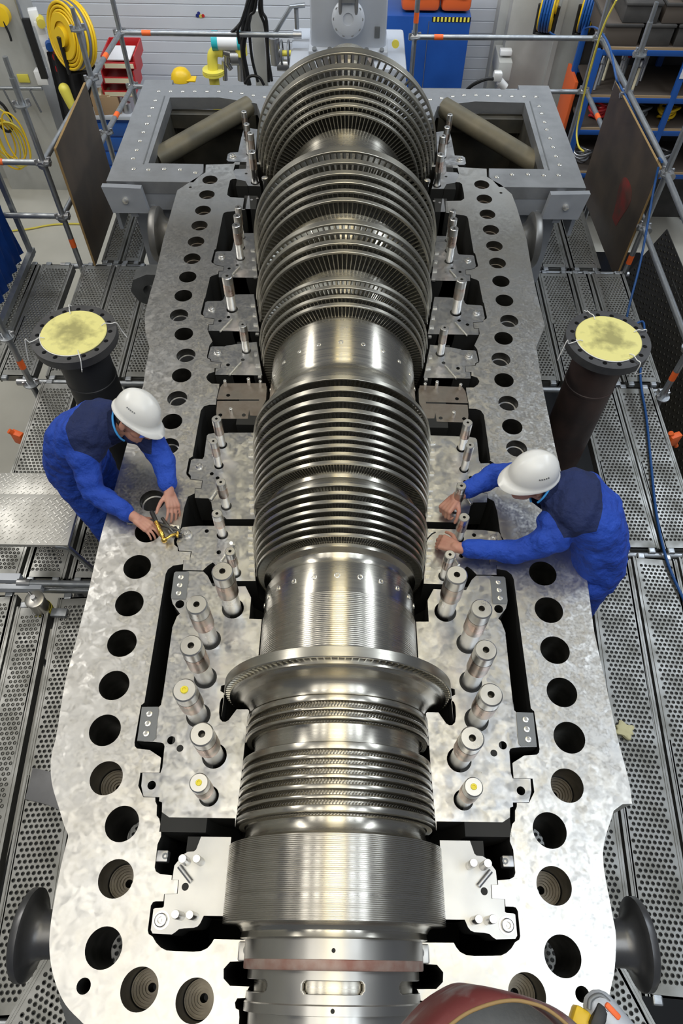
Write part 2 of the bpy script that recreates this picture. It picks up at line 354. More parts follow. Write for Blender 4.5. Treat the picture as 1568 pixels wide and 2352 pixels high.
opl += tr(T9, [(560, 1050), (580, 1010), (640, 990), (755, 980), (960, 950), (965, 920), (975, 745), (700, 730), (640, 690), (650, 600), (690, 430), (730, 400), (800, 395), (812, 365), (752, 242), (788, 110)])
opening = opl+[(opl[-1][0], 5.36), (-0.74, 5.37), (0.74, 5.37), (-opl[-1][0], 5.36)]+mir(opl)
HB, HS = 0.0692, 0.0597
hl = [(482,413),(475,447),(466,483),(458,518),(450,555),(441,594),(431,636),(421,679),(411,724),(422,767),(427,816),(417,862),(407,915),(395,968),(387,1025),(350,1150),(340,1220),(315,1302),(297,1386),(280,1477),(262,1574),(241,1677),(244,1787),(280,1892),(266,2018),(238,2177),(320,2272),(447,2298)]
hr = [(1106,424),(1112,457),(1119,492),(1127,528),(1135,565),(1142,604),(1150,646),(1158,690),(1169,737),(1156,777),(1150,825),(1157,873),(1167,926),(1176,980),(1186,1030),(1246,1317),(1260,1401),(1274,1493),(1290,1590),(1307,1694),(1302,1804),(1262,1907),(1272,2034),(1292,2196),(1210,2285)]
hol = []
for p in hl+hr:
    P = at(*p); hol.append((P.x, P.y, HB if P.y < 2.1 else HS))
holes = [circ(x, y, r) for x, y, r in hol]
for p, r in (((192, 2265), 0.026), ((1337, 2284), 0.026), ((437, 430), 0.012), ((1150, 443), 0.012)):
    P = at(*p); holes.append(circ(P.x, P.y, r, 20))
me = plate_mesh(outer, [opening]+holes, -0.36, 0.0)
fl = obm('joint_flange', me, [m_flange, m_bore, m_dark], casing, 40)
# hole walls take the bored finish, the walls of the big opening the blackened tone, painted as shade
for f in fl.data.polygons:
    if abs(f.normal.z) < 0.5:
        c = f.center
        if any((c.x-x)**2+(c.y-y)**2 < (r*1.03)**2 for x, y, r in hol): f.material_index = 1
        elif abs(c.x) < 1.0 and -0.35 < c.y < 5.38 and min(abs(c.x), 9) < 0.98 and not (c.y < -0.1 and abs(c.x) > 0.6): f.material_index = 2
# trough under the opening, open to the joint face
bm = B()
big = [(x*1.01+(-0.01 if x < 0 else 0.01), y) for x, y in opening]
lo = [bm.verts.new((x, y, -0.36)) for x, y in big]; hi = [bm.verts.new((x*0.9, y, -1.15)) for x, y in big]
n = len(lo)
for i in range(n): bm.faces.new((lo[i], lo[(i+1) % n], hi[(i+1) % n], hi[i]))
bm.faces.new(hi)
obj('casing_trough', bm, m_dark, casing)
# front end wall and pedestals down to the floor
bm = B()
for s in (-1, 1):
    pts = [(s*1.10, -0.05), (s*1.13, 0.06), (s*1.11, -0.14), (s*1.0, -0.32), (s*0.80, -0.50), (s*0.5, -0.56), (s*0.5, -0.48), (s*0.74, -0.42), (s*0.95, -0.24), (s*1.04, -0.06)]
    obm('front_shell', plate_mesh(pts, [], -0.85, -0.37), m_cast, casing)
for s in (-1, 1):
    for y in (0.5, 4.6): bm = B(); box(bm, (s*0.6, y, -2.07), (0.4, 0.5, 1.86)); obj('pedestal', bm, m_cast, casing)
# stepped threads and bushes seen inside some bolt holes
def bush(p, kind):
    P = at(*p); bm = B()
    if kind == 't':
        prof = []; r = 0.0655; z = -0.15
        while r > 0.012:
            prof += [(z, r), (z, r-0.0045), (z-0.012, r-0.0045)]; r -= 0.009; z -= 0.012
        prof += [(z-0.06, r)]
        turned(bm, (P.x, P.y, 0), (0, 0, 1), prof, 32, False); obj('threaded_bush', bm, m_bush, casing)
    else:
        R = 0.0575 if P.y > 2.1 else 0.067
        prof = [(-0.05, R), (-0.052, R-0.008), (-0.30, R-0.008), (-0.30, R-0.03), (-0.34, R-0.03)]
        turned(bm, (P.x, P.y, 0), (0, 0, 1), prof, 32, False); obj('hole_bush', bm, m_goldface if P.y > 4 else m_steel, casing)
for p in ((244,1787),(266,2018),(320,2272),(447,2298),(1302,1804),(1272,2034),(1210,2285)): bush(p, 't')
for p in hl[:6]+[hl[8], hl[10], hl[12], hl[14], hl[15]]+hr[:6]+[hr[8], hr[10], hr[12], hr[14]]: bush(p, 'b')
# trunnions: two in front, two at the exhaust end
def trunnion(s, y, z, x0, x1, rs, rd, m):
    bm = B(); t = [(q_*(x1-x0), r_) for q_, r_ in ((0, rs), (0.62, rs), (0.72, rs*1.08), (0.79, rs*1.3), (0.835, rd*0.82), (0.855, rd*0.95), (0.875, rd), (0.97, rd), (1.0, rd*0.95), (1.0, rd*0.4))]
    turned(bm, (s*x0, y, z), (s, 0, 0), t, 40); return obj('trunnion', bm, m, casing, 50)
m_trunr = mat('grey_forged_trunnion', (0.26, 0.255, 0.245), 0.8, 0.42, (0.20, 0.195, 0.19), 6)
m_trun = mat('dark_forged_trunnion', (0.20, 0.20, 0.205), 0.8, 0.36, (0.13, 0.13, 0.135), 6, rvar=0.08)
trunnion(-1, 0.087, -0.30, 1.03, 1.285, 0.088, 0.172, m_trun); trunnion(1, 0.087, -0.30, 1.03, 1.285, 0.088, 0.172, m_trun)
trunnion(-1, 4.86, -0.30, 1.1, 1.53, 0.11, 0.21, m_trunr); trunnion(1, 4.86, -0.30, 1.1, 1.53, 0.11, 0.21, m_trunr)
# lifting lug on the left side, level with the flange
bm = B(); P = at(350, 597, -0.25)
lug = [(-0.30, 0.15), (0.05, 0.15), (0.16, 0.10), (0.20, 0.0), (0.16, -0.10), (0.05, -0.15), (-0.30, -0.15)]
me = plate_mesh([(a, b) for a, b in lug], [circ(0.05, 0, 0.055, 24)], -0.06, 0.06)
me.transform(Matrix.Translation((-1.42, 4.30, -0.36)) @ Matrix.Rotation(PI, 4, 'Z') @ Matrix.Rotation(PI/2, 4, 'X'))
addmesh(bm, me); obj('lifting_lug', bm, m_cast, casing)
# strap lug on the left near the front
bm = B()
prof = spline([(-1.55, 0.74, -0.60), (-1.42, 0.71, -0.58), (-1.28, 0.66, -0.56), (-1.16, 0.66, -0.52), (-1.05, 0.66, -0.45), (-0.95, 0.66, -0.34)], 4)
for a, b in zip(prof[:-1], prof[1:]):
    vs = []
    for p in (a, b):
        for dy in (-0.075, 0.075):
            for dz in (-0.012, 0.012): vs.append(bm.verts.new((p.x, p.y+dy, p.z+dz)))
    for f in ((0, 1, 3, 2), (4, 6, 7, 5), (0, 4, 5, 1), (2, 3, 7, 6), (0, 2, 6, 4), (1, 5, 7, 3)): bm.faces.new([vs[i] for i in f])
bmesh.ops.remove_doubles(bm, verts=bm.verts, dist=0.0005)
obj('strap_lug', bm, m_trun, casing)

# ------------------------------------------------------------------ exhaust frame (bolted to the casing: parts of it)
fo = [(-1.881, 5.101), (-1.20, 5.101), (-1.14, 5.24), (-1.15, 5.361), (-1.594, 5.361), (-1.582, 6.425), (-1.142, 6.437), (-0.938, 6.383), (-0.80, 6.34), (-0.74, 6.1), (0.74, 6.1), (0.80, 6.34), (0.938, 6.383),
      (1.142, 6.437), (1.582, 6.425), (1.594, 5.361), (1.15, 5.361), (1.14, 5.24), (1.20, 5.101), (1.885, 5.105), (1.845, 6.745), (1.565, 6.745), (1.565, 6.66), (-1.60, 6.66), (-1.60, 6.745), (-1.858, 6.745)]
fh = []
fpos = [(310, 740), (430, 745), (560, 740), (690, 745), (815, 770), (305, 655), (335, 585), (362, 510), (390, 440), (418, 370), (438, 308), (463, 240), (487, 180),
        (515, 105), (612, 105), (712, 107), (810, 105), (910, 107), (1007, 105), (1105, 108), (1195, 122), (1288, 138), (1380, 152)]
fw = tr(T10, fpos); fw = fw+[(-x, y) for x, y in fw]
me = plate_mesh(fo, [circ(x, y, 0.021, 16) for x, y in fw], -0.10, 0.0)
obm('exhaust_frame', me, m_frame, casing, 40)
bm = B()
for x, y in fw: turned(bm, (x, y, -0.05), (0, 0, 1), [(0, 0.019), (0.052, 0.019), (0.056, 0.012)], 12)
fb = obj('frame_bolt', bm, m_pin, casing); fb['kind'] = 'stuff'
# groove lines of the frame seal
for s in (-1, 1):
    bm = B(); box(bm, (s*1.632, 5.90, 0.001), (0.010, 1.10, 0.004)); obj('seal_cord', bm, m_key, casing)
# inner duct box of the exhaust, its sloping walls and front beam
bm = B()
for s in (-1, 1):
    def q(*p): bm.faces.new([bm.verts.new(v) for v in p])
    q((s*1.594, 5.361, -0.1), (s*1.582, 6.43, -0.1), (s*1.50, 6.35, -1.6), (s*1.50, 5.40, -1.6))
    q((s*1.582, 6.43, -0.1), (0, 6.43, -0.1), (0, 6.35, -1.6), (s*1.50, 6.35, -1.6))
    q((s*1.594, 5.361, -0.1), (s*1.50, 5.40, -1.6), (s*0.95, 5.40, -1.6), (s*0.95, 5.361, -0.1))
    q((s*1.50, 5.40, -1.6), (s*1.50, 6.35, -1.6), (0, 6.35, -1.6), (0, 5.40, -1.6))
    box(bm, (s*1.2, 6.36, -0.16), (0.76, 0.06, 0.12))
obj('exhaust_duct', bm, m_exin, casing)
for s in (-1, 1):
    bm = B(); box(bm, (s*1.45, 5.13, -0.17), (0.62, 0.05, 0.14)); box(bm, (s*1.87, 5.92, -0.25), (0.03, 1.62, 0.35))
    box(bm, (s*1.50, 5.22, -0.55), (0.50, 0.03, 0.84)); box(bm, (s*1.25, 5.18, -0.54), (0.03, 0.25, 0.86)); box(bm, (s*1.56, 5.16, -0.6), (0.04, 0.12, 0.8))
    box(bm, (s*1.70, 5.07, -0.14), (0.06, 0.10, 0.22)); obj('frame_skirt', bm, m_frameside, casing)
for s in (-1, 1):
    bm = B(); v = [(s*1.905, 5.02, 0.0), (s*1.60, 5.02, -0.01), (s*1.57, 4.99, -0.20), (s*1.86, 4.99, -0.20)]
    f = [bm.verts.new(p) for p in v]; g = [bm.verts.new((p[0], p[1]+0.05, p[2])) for p in v]
    bm.faces.new(f); bm.faces.new(g[::-1])
    for i in range(4): bm.faces.new((f[i], f[(i+1) % 4], g[(i+1) % 4], g[i]))
    lb = obj('lifting_block', bm, m_frameside, casing)
    bm = B(); turned(bm, (s*1.735, 5.01, -0.10), (0, -1, 0.15), [(0, 0.024), (0.024, 0.024), (0.03, 0.012)], 16); obj('set_screw', bm, m_pin, lb)
    # tubular brace across the exhaust opening
    bm = B()
    a = aty(*( (220+530*0.28061, 180+640*0.28061) if s < 0 else (960+950*0.28061, 180+690*0.28061)), 5.74)
    b = aty(*( (220+1240*0.28061, 180+235*0.28061) if s < 0 else (960+220*0.28061, 180+245*0.28061)), 6.40)
    d = (b-a).normalized(); cyl(bm, a-d*0.05, b+d*0.02, 0.085, seg=28)
    br = obj('brace_pipe', bm, m_brace, casing)
    bm = B(); bbox(bm, a-d*0.06+Vector((0, 0.02, -0.09)), (0.24, 0.14, 0.06)); obj('brace_foot', bm, m_brace, br)

# ------------------------------------------------------------------ carriers seated in the casing
STUDS = {}
def half_trough(bm, y0, y1, ri, ro):
    lathe(bm, [(y0, ri), (y1, ri), (y1, ro), (y0, ro)], 48, PI, 2*PI, True)
def P2(crop, x, y, z=0.0): return at(crop[0]+x*crop[2], crop[1]+y*crop[2], z)
def stud_geo(crop, base, top, rpx):
    b = P2(crop, *base); h = height_at(b, crop[0]+top[0]*crop[2], crop[1]+top[1]*crop[2])
    dep = (Vector((b.x, b.y, h))-CAM).dot(_fwd); return b.x, b.y, h, rpx*crop[2]*dep/1568.0
def make_stud(par, x, y, h, r, plug=False, small=False, m1=None):
    bm = B(); sh = r*0.86
    turned(bm, (x, y, -0.10), (0, 0, 1), [(0, sh), (0.10+h*0.42, sh), (0.10+h*0.46, r*0.98), (0.10+h*0.5, r*0.98)], 28)
    st = obj('stud', bm, m_stud, par)
    bm = B(); prof = [(h*0.47, r)]
    z = h*0.49
    while z < h*0.80: prof += [(z, r), (z+0.003, r*0.988)]; z += 0.006
    prof += [(h*0.80, r)]
    turned(bm, (x, y, 0), (0, 0, 1), prof, 28, False); obj('thread', bm, m_thread, st)
    bm = B()
    turned(bm, (x, y, 0), (0, 0, 1), [(h*0.80, r*0.985), (h-r*0.12, r*0.985), (h, r*0.88), (h, r*0.29)], 28, False)
    se = obj('stud_end', bm, m_stud, st)
    bm = B(); turned(bm, (x, y, 0), (0, 0, 1), [(h, r*0.29), (h-r*0.12, r*0.22), (h-r*0.7, r*0.21), (h-r*0.7, 0.001)], 20, False); obj('centre_hole', bm, m_bore, st)
    if plug:
        bm = B(); turned(bm, (x, y, h-r*0.3), (0, 0, 1), [(0, r*0.25), (r*0.36, r*0.33), (r*0.42, r*0.28), (r*0.42, r*0.17), (r*0.3, r*0.15), (r*0.3, 0)], 20)
        obj('plug', bm, m_yellowplug, st)
    return st
def carrier(name, label, cat, polys, y0, y1, ri, ro, studs=(), m=None, sholes=(), screws=(), pins=(), depth=0.22, group=None):
    """symmetrical half ring: traced left joint face, mirrored right, half ring under the rotor"""
    t = thing(name, label, cat, (0, (y0+y1)/2, -ro), group)
    S = []
    for crop, base, top, r, plug in studs: S.append((*stud_geo(crop, base, top, r), plug))
    H = [circ(x, y, r*1.10, 28) for x, y, h, r, pl in S]
    for crop, x, y, r in sholes: q = P2(crop, x, y); H.append(circ(q.x, q.y, r, 16))
    for i, pl in enumerate(polys):
        hh = H if i == 0 else []
        for pq, hq in ((pl, hh), (mir(pl), [mir(h) for h in hh])):
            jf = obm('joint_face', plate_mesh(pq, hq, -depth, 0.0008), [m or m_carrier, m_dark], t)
            for f in jf.data.polygons: f.material_index = 1 if abs(f.normal.z) < 0.5 else 0  # side faces painted dark as the shade in the gaps
    bm = B(); half_trough(bm, y0, y1, ri, ro); obj('half_ring', bm, m_dark, t)  # dark tone stands for shade seen through the gaps
    for x, y, h, r, pl in S:
        for s in (1, -1):
            make_stud(t, s*x, y, h, r, pl == 'b' or (pl == 'l' and s == 1))
    for crop, x, y, r in screws:
        q = P2(crop, x, y)
        for s in (1, -1):
            bm = B(); turned(bm, (s*q.x, q.y, 0), (0, 0, 1), [(0.0, r*1.35), (0.003, r*1.35), (0.003, r*1.05), (0.014, r), (0.017, r*0.85), (0.017, r*0.5), (0.006, r*0.42), (0.006, r*0.2), (0.012, r*0.15), (0.012, 0)], 24)
            obj('jack_screw', bm, m_stud, t)
    for p in pins:
        crop, x0_, y0_, x1_, y1_, r, hz = p
        a = P2(crop, x0_, y0_); b = P2(crop, x1_, y1_)
        for s in (1, -1):
            bm = B(); cyl(bm, (s*a.x, a.y, r*0.7), (s*b.x, b.y, r*0.7+hz), r, seg=14); obj('dowel_pin', bm, m_pin, t)
    return t
def inner(y0, y1, f): # inner edge next to the rotor, from y0 to y1
    return [(-f(y0), y0), (-f(y1), y1)]
# gland carrier of the balance piston
pg = tr(T1, [(890, 205), (835, 350), (810, 370), (740, 375), (690, 405), (590, 530), (566, 688), (641, 692), (626, 848), (482, 852), (472, 990), (455, 1003), (375, 1008), (355, 1020), (325, 1255), (345, 1293), (560, 1305), (600, 1280), (640, 1245), (700, 1235), (810, 1230), (850, 1215), (880, 1180), (920, 1095)])
yb, ya = pg[-1][1], pg[0][1]
pg += [(-0.424, yb), (-0.424, ya)]
gl = carrier('gland_carrier', 'bright gland half ring beside the finely ribbed front piston of the rotor', 'gland ring', [pg], yb, ya, 0.428, 0.60, sholes=((T1, 712, 768, 0.014),), m=m_gland,
    screws=((T1, 443, 1145, 0.024),))
for (bx, by, tx, ty, r) in ((890, 490, 815, 480, 45), (735, 490, 662, 475, 47), (825, 1105, 745, 1125, 45), (670, 1100, 585, 1115, 47)):
    x, y, h, rr = stud_geo(T1, (bx, by), (tx, ty), r)
    for s in (1, -1):
        b_ = B(); turned(b_, (s*x, y, -0.02), (0, 0, 1), [(0, rr*0.98), (h+0.016, rr), (h+0.02, rr*0.92)], 20); obj('dowel_pin', b_, m_stud, gl)
a = P2(T1, 650, 540); b = P2(T1, 785, 715)
for s in (1, -1):
    b_ = B(); cyl(b_, (s*a.x, a.y, 0.011), (s*b.x, b.y, 0.011), 0.0095, seg=16); obj('lock_pin', b_, m_steel, gl)
# small latch blocks on the casing wall beside it
for s in (1, -1):
    q = P2(T1, 462, 420); bm = B(); bbox(bm, (s*(q.x-0.01), q.y, -0.03), (0.055, 0.042, 0.05), 0.004); lt = obj('latch_block', bm, m_steel, casing)
    bm = B(); turned(bm, (s*(q.x+0.008), q.y, -0.01), (0, 0, 1), [(0, 0.012), (0.01, 0.012), (0.01, 0.006), (0.004, 0.006), (0.004, 0)], 14); obj('latch_screw', bm, m_key, lt)

# inner casing of the inlet end
ic = tr(T2, [(1275, 1370), (530, 1358), (450, 1300), (452, 1190), (418, 1178), (422, 1132), (243, 1124), (218, 1005), (232, 862), (432, 862), (455, 800), (480, 560), (470, 530), (440, 518), (362, 508), (172, 500), (225, 120), (412, 118), (440, 95), (455, 0)])
ic += tr(T3, [(330, 1640), (440, 860), (440, 840), (490, 720), (522, 690), (445, 585), (430, 520), (460, 258), (620, 240), (770, 245), (815, 290), (870, 400), (1100, 402), (1215, 400), (1275, 520), (1255, 745)])
yq = P2(T3, 1255, 748).y
ic += [(-0.374, yq), (-0.376, 1.12), (-0.50, 1.10), (-0.515, 1.06), (-0.535, 1.055), (-0.535, 1.03), (-0.517, 1.02), (-0.517, 0.91)]
ic += tr(T3, [(990, 1570), (960, 1590), (942, 1640)])+tr(T2, [(1100, 80), (1092, 180), (1100, 250), (1130, 282), (1165, 285), (1200, 265), (1290, 145), (1415, 145), (1432, 160)])
ic += [(-0.402, 0.86), (-0.404, 0.72), (-0.412, 0.46)]
inn = carrier('inner_casing', 'bright inner casing half round the rotor inlet end, carrying two rows of thick studs', 'inner casing', [ic], 0.44, 1.58, 0.53, 0.72, depth=0.26, studs=(
    (T3, (1083, 635), (937, 248), 117, ''), (T3, (840, 965), (655, 605), 117, ''), (T3, (792, 1368), (590, 1045), 122, ''),
    (T2, (860, 212), (600, -20), 138, 'l'), (T2, (1040, 668), (843, 450), 140, ''), (T2, (978, 1120), (808, 1010), 110, 'b')),
    sholes=((T2, 653, 583, 0.015), (T2, 555, 492, 0.018), (T2, 335, 998, 0.018), (T3, 520, 590, 0.022)))
for s in (1, -1):
    for crop, pts, sc in ((T2, [(228, 120), (412, 118), (415, 150), (380, 470), (350, 500), (175, 498)], [(312, 200), (295, 308), (275, 420)]),
                          (T3, [(480, 250), (618, 250), (620, 280), (585, 540), (440, 535), (430, 510), (462, 265)], [(535, 312), (522, 395), (510, 480)])):
        pl = tr(crop, pts); pl = pl if s == 1 else mir(pl)
        k = obm('key_plate', plate_mesh(pl, [], 0.0, 0.006), m_key, inn)
        for x, y in sc:
            q = P2(crop, x, y); bm = B(); turned(bm, (s*q.x, q.y, 0.004), (0, 0, 1), [(0, 0.013), (0.005, 0.013), (0.006, 0.007), (0.003, 0.006), (0.003, 0)], 16); obj('key_screw', bm, m_pin, k)

def seal_ends(t, y0, y1, n, f, skip=()):
    for i in range(n):
        if i in skip: continue
        y = y0+(y1-y0)*i/(n-1)
        for s in (1, -1):
            bm = B(); box(bm, (s*-(f(y)+0.022), y, 0.004), (0.020+0.008*(i % 2), 0.020, 0.012)); obj('vane_lock', bm, m_pin, t)
# first blade carrier (nearest the inlet)
fF = lambda y: 0.418+(y-1.615)*0.12
p3 = tr(T5, [(195, 2025), (207, 1875), (302, 1872), (328, 1742), (140, 1732), (128, 1690), (100, 1605), (150, 1430), (190, 1380), (430, 1358), (1285, 1362)])
yt = p3[-1][1]; pb = tr(T3, [(1330, 345), (1060, 345), (990, 270), (870, 147), (820, 180), (765, 232), (620, 230), (557, 228)])
p3 = p3[:-1]+[(-fF(yt)-0.006, yt), (-fF(pb[0][1])-0.006, pb[0][1])]+pb[1:]
cF = carrier('blade_carrier', 'blade carrier half directly behind the thick-studded inner casing, under both pairs of hands', 'blade carrier', [p3], pb[0][1], yt, 0.46, 0.62, studs=(
    (T5, (985, 2070), (905, 1735), 82, ''), (T5, (788, 1490), (690, 1175), 82, '')), sholes=((T5, 553, 1437, 0.011), (T5, 735, 1755, 0.012)),
    screws=((T5, 265, 1490, 0.020),), pins=((T5, 830, 1810, 770, 1900, 0.008, 0.0), (T5, 960, 1640, 940, 1700, 0.009, 0.05)), group='blade carriers in the casing')
seal_ends(cF, 1.63, 1.90, 7, fF)
# second blade carrier, under the longest row of stages
fE = lambda y: 0.45+(y-1.993)*0.10
p4 = tr(T5, [(850, 1258), (830, 1235), (700, 1140), (640, 1120), (620, 1000), (580, 948), (375, 940), (377, 805), (473, 800), (496, 678), (312, 655), (315, 610), (280, 570), (320, 370), (365, 352), (490, 358), (512, 320)])+tr(T7, [(345, 1640), (392, 1290), (420, 1260), (500, 1248)])
ytop = tr(T7, [(1155, 1240)])[0][1]; ybot = tr(T5, [(1290, 1258)])[0][1]
p4 += [(-fE(ytop)-0.006, ytop), (-fE(ybot)-0.006, ybot)]
cE = carrier('blade_carrier', 'longest grey blade carrier half, just in front of the brownish seal carrier', 'blade carrier', [p4], ybot, ytop, 0.52, 0.66, studs=(
    (T5, (848, 1065), (750, 705), 76, ''), (T5, (737, 455), (635, 90), 66, ''), (T7, (640, 1440), (535, 1010), 80, '')), sholes=((T5, 628, 577, 0.011), (T5, 715, 640, 0.011)),
    screws=((T5, 437, 468, 0.018),), pins=((T5, 700, 850, 610, 985, 0.009, 0.0),), group='blade carriers in the casing')
seal_ends(cE, 2.01, 2.50, 10, fE, (4, 6))
# gland piece between the two drums
p5 = tr(T7, [(1370, 520), (1360, 700), (1215, 965), (1100, 960), (1085, 870), (1060, 1012), (548, 1012), (545, 880), (562, 722), (1245, 720), (1245, 695), (556, 695), (606, 500), (660, 432), (1355, 430)])
cG = carrier('seal_carrier', 'brownish seal carrier half below the smooth collar, with small white pins standing up', 'seal carrier', [p5], 2.62, 2.93, 0.46, 0.62, sholes=((T7, 740, 628, 0.012), (T7, 612, 952, 0.012), (T7, 996, 952, 0.012)), m=m_goldface)
for (bx, by, tx, ty, r) in ((700, 470, 690, 385, 26), (1085, 455, 1065, 355, 28), (1275, 480, 1268, 390, 26), (795, 930, 778, 845, 30)):
    x, y, h, rr = stud_geo(T7, (bx, by), (tx, ty), r)
    for s in (1, -1):
        bm = B(); turned(bm, (s*x, y, 0), (0, 0, 1), [(0, rr*0.98), (h, rr), (h+0.003, rr*0.7)], 16); obj('dowel_pin', bm, m_pin, cG)
# three short carriers of the exhaust-side drum
fD = lambda y: 0.505+(y-3.083)*0.2
p6 = tr(T7, [(527, 290), (537, 192), (613, 187), (628, 88), (462, 72)])+tr(T8, [(348, 2082), (292, 2050), (342, 1862), (372, 1850), (600, 1850), (622, 1835), (800, 1810)])
yt = tr(T8, [(1240, 1772)])[0][1]; yb = p6[0][1]; p6 += [(-fD(yt)-0.005, yt), (-fD(yb)-0.005, yb)]
cD = carrier('blade_carrier', 'short blade carrier half with pale studs, just behind the brownish seal carrier', 'blade carrier', [p6], yb, yt, 0.55, 0.68, studs=((T8, (985, 1930), (915, 1450), 78, ''),),
    sholes=((T8, 920, 2090, 0.012), (T7, 738, 130, 0.012)), screws=((T8, 470, 1955, 0.020),), pins=((T7, 950, 100, 760, 310, 0.007, 0.0),), group='blade carriers in the casing')
seal_ends(cD, 3.0, 3.2, 3, fD)
p7 = tr(T8, [(302, 1568), (308, 1458), (395, 1455), (412, 1345), (238, 1328), (202, 1262), (250, 1050), (282, 1035), (530, 1030), (572, 1000), (600, 925), (800, 915)])
fC = lambda y: 0.555+(y-3.49)*0.18
yt = tr(T8, [(1150, 910)])[0][1]; yb = p7[0][1]; p7 += [(-fC(yt)-0.005, yt), (-fC(yb)-0.005, yb)]
cC = carrier('blade_carrier', 'short blade carrier half with reddish studs, second behind the seal carrier', 'blade carrier', [p7], yb, yt, 0.61, 0.72, studs=((T8, (730, 1180), (645, 575), 98, ''),),
    sholes=((T8, 662, 1322, 0.012), (T8, 510, 1390, 0.012)), screws=((T8, 362, 1175, 0.020),), pins=((T8, 730, 1370, 510, 1600, 0.007, 0.0),), group='blade carriers in the casing')
seal_ends(cC, 3.38, 3.66, 4, fC)
p8 = tr(T8, [(487, 603), (493, 500), (568, 495), (578, 405), (424, 378), (392, 330), (432, 150), (462, 135), (700, 132), (726, 110)])+tr(T9, [(740, 1620), (770, 1480), (790, 1385), (960, 1378)])
fB = lambda y: 0.595+(y-3.949)*0.14
yt = tr(T9, [(1140, 1378)])[0][1]; yb = p8[0][1]; p8 += [(-fB(yt)-0.005, yt), (-fB(yb)-0.005, yb)]
cB = carrier('blade_carrier', 'blade carrier half with three slim studs in line on each side', 'blade carrier', [p8], yb, yt, 0.68, 0.78, studs=((T9, (880, 1830), (795, 1225), 76, ''), (T9, (892, 1640), (810, 1055), 68, ''), (T9, (905, 1455), (825, 905), 60, '')),
    sholes=((T8, 820, 385, 0.011), (T8, 675, 445, 0.011)), screws=((T8, 540, 235, 0.020),), pins=((T8, 860, 430, 740, 560, 0.007, 0.0),), group='blade carriers in the casing')
seal_ends(cB, 3.95, 4.25, 4, fB)
p9 = tr(T9, [(978, 942), (975, 920), (1012, 705), (1250, 705)]); yt = p9[-1][1]; yb = p9[0][1]
p9 = p9[:-1]+[(-fB(yt)-0.012, yt), (-fB(yb)-0.012, yb)]
carrier('spacer_ring', 'narrow plain spacer half ring between the two rearmost blade carriers', 'spacer ring', [p9], yb, yt, 0.68, 0.78, sholes=((T9, 1080, 775, 0.01), (T9, 1180, 750, 0.01)))
# rearmost carrier in the exhaust opening
p10 = tr(T10, [(1140, 744), (1228, 741), (1232, 685), (1085, 680), (1070, 668), (1080, 620), (1100, 608), (1165, 605), (1192, 480), (1215, 400), (1330, 420)])
p10b = tr(T10, [(1350, 884), (1245, 880), (1225, 842), (1150, 826), (1143, 800), (1125, 762)])
yt = p10[-1][1]; yb = p10b[0][1]; p10 = p10+[(-0.76, yt), (-0.745, 5.5), (-0.70, 5.2), (-0.67, yb)]+p10b
cA = carrier('blade_carrier', 'rearmost blade carrier half in the exhaust opening with tall polished studs leaning over the braces', 'blade carrier', [p10], yb, yt, 0.77, 0.86, studs=((T10, (1303, 855), (1280, 595), 32, ''), (T10, (1290, 700), (1268, 445), 28, ''), (T10, (1258, 620), (1228, 372), 25, ''), (T10, (1235, 500), (1203, 270), 23, '')),
    sholes=((T10, 1230, 780, 0.011),), screws=((T10, 1122, 640, 0.026),), group='blade carriers in the casing')
x, y, h, rr = stud_geo(T10, (1388, 880), (1385, 812), 26)
for s in (1, -1):
    bm = B(); turned(bm, (s*x, y, -0.05), (0, 0, 1), [(0, rr*0.75), (h*0.7+0.05, rr*0.75), (h*0.72+0.05, rr), (h+0.05, rr), (h+0.055, rr*0.6)], 18); obj('cap_screw', bm, m_stud, cA)
# ------------------------------------------------------------------ turbine rotor
rotor = thing('turbine_rotor', 'long polished steel turbine rotor with rows of blades lying in the open casing', 'turbine rotor', (0, 2.5, 0))
def part(name, prof, m, seg=160, ang=30):
    bm = B(); lathe(bm, prof, seg); return obj(name, bm, m, rotor, ang)
part('exhaust_shaft', [(6.9, 0.001), (6.9, 0.26), (6.75, 0.26), (6.74, 0.20), (5.90, 0.20), (5.72, 0.24), (5.70, 0.47), (5.60, 0.47)], m_rotor, 96)
part('drum', [(5.62, 0.46), (5.03, 0.462), (5.00, 0.45), (4.80, 0.425), (4.55, 0.43), (4.46, 0.49), (4.44, 0.495), (3.93, 0.497), (3.90, 0.49), (3.84, 0.47), (3.77, 0.45), (3.75, 0.43), (3.47, 0.425),
   (3.43, 0.42), (3.33, 0.425), (3.29, 0.415), (3.085, 0.412), (3.06, 0.425), (3.05, 0.434), (2.74, 0.434), (2.725, 0.428), (2.70, 0.424), (2.675, 0.432), (2.655, 0.446), (2.625, 0.462), (2.59, 0.470), (2.545, 0.470), (2.54, 0.40)], m_rotor)
part('drum', [(2.545, 0.398), (1.985, 0.392), (1.975, 0.405), (1.955, 0.402), (1.935, 0.412), (1.905, 0.414), (1.895, 0.372), (1.615, 0.366), (1.60, 0.376), (1.583, 0.376), (1.575, 0.362), (1.567, 0.350), (1.55, 0.342), (1.53, 0.340), (1.518, 0.345), (1.513, 0.363)], m_rotor)
for y0_, y1_, r_ in ((5.60, 5.04, 0.463), (4.435, 3.95, 0.4985), (3.745, 3.49, 0.432), (3.283, 3.085, 0.417), (2.532, 1.993, 0.3985), (1.883, 1.615, 0.3735)):
    part('root_band', [(y0_, r_-0.01), (y0_, r_), (y1_+0.002, r_), (y1_, r_-0.02)], m_root)
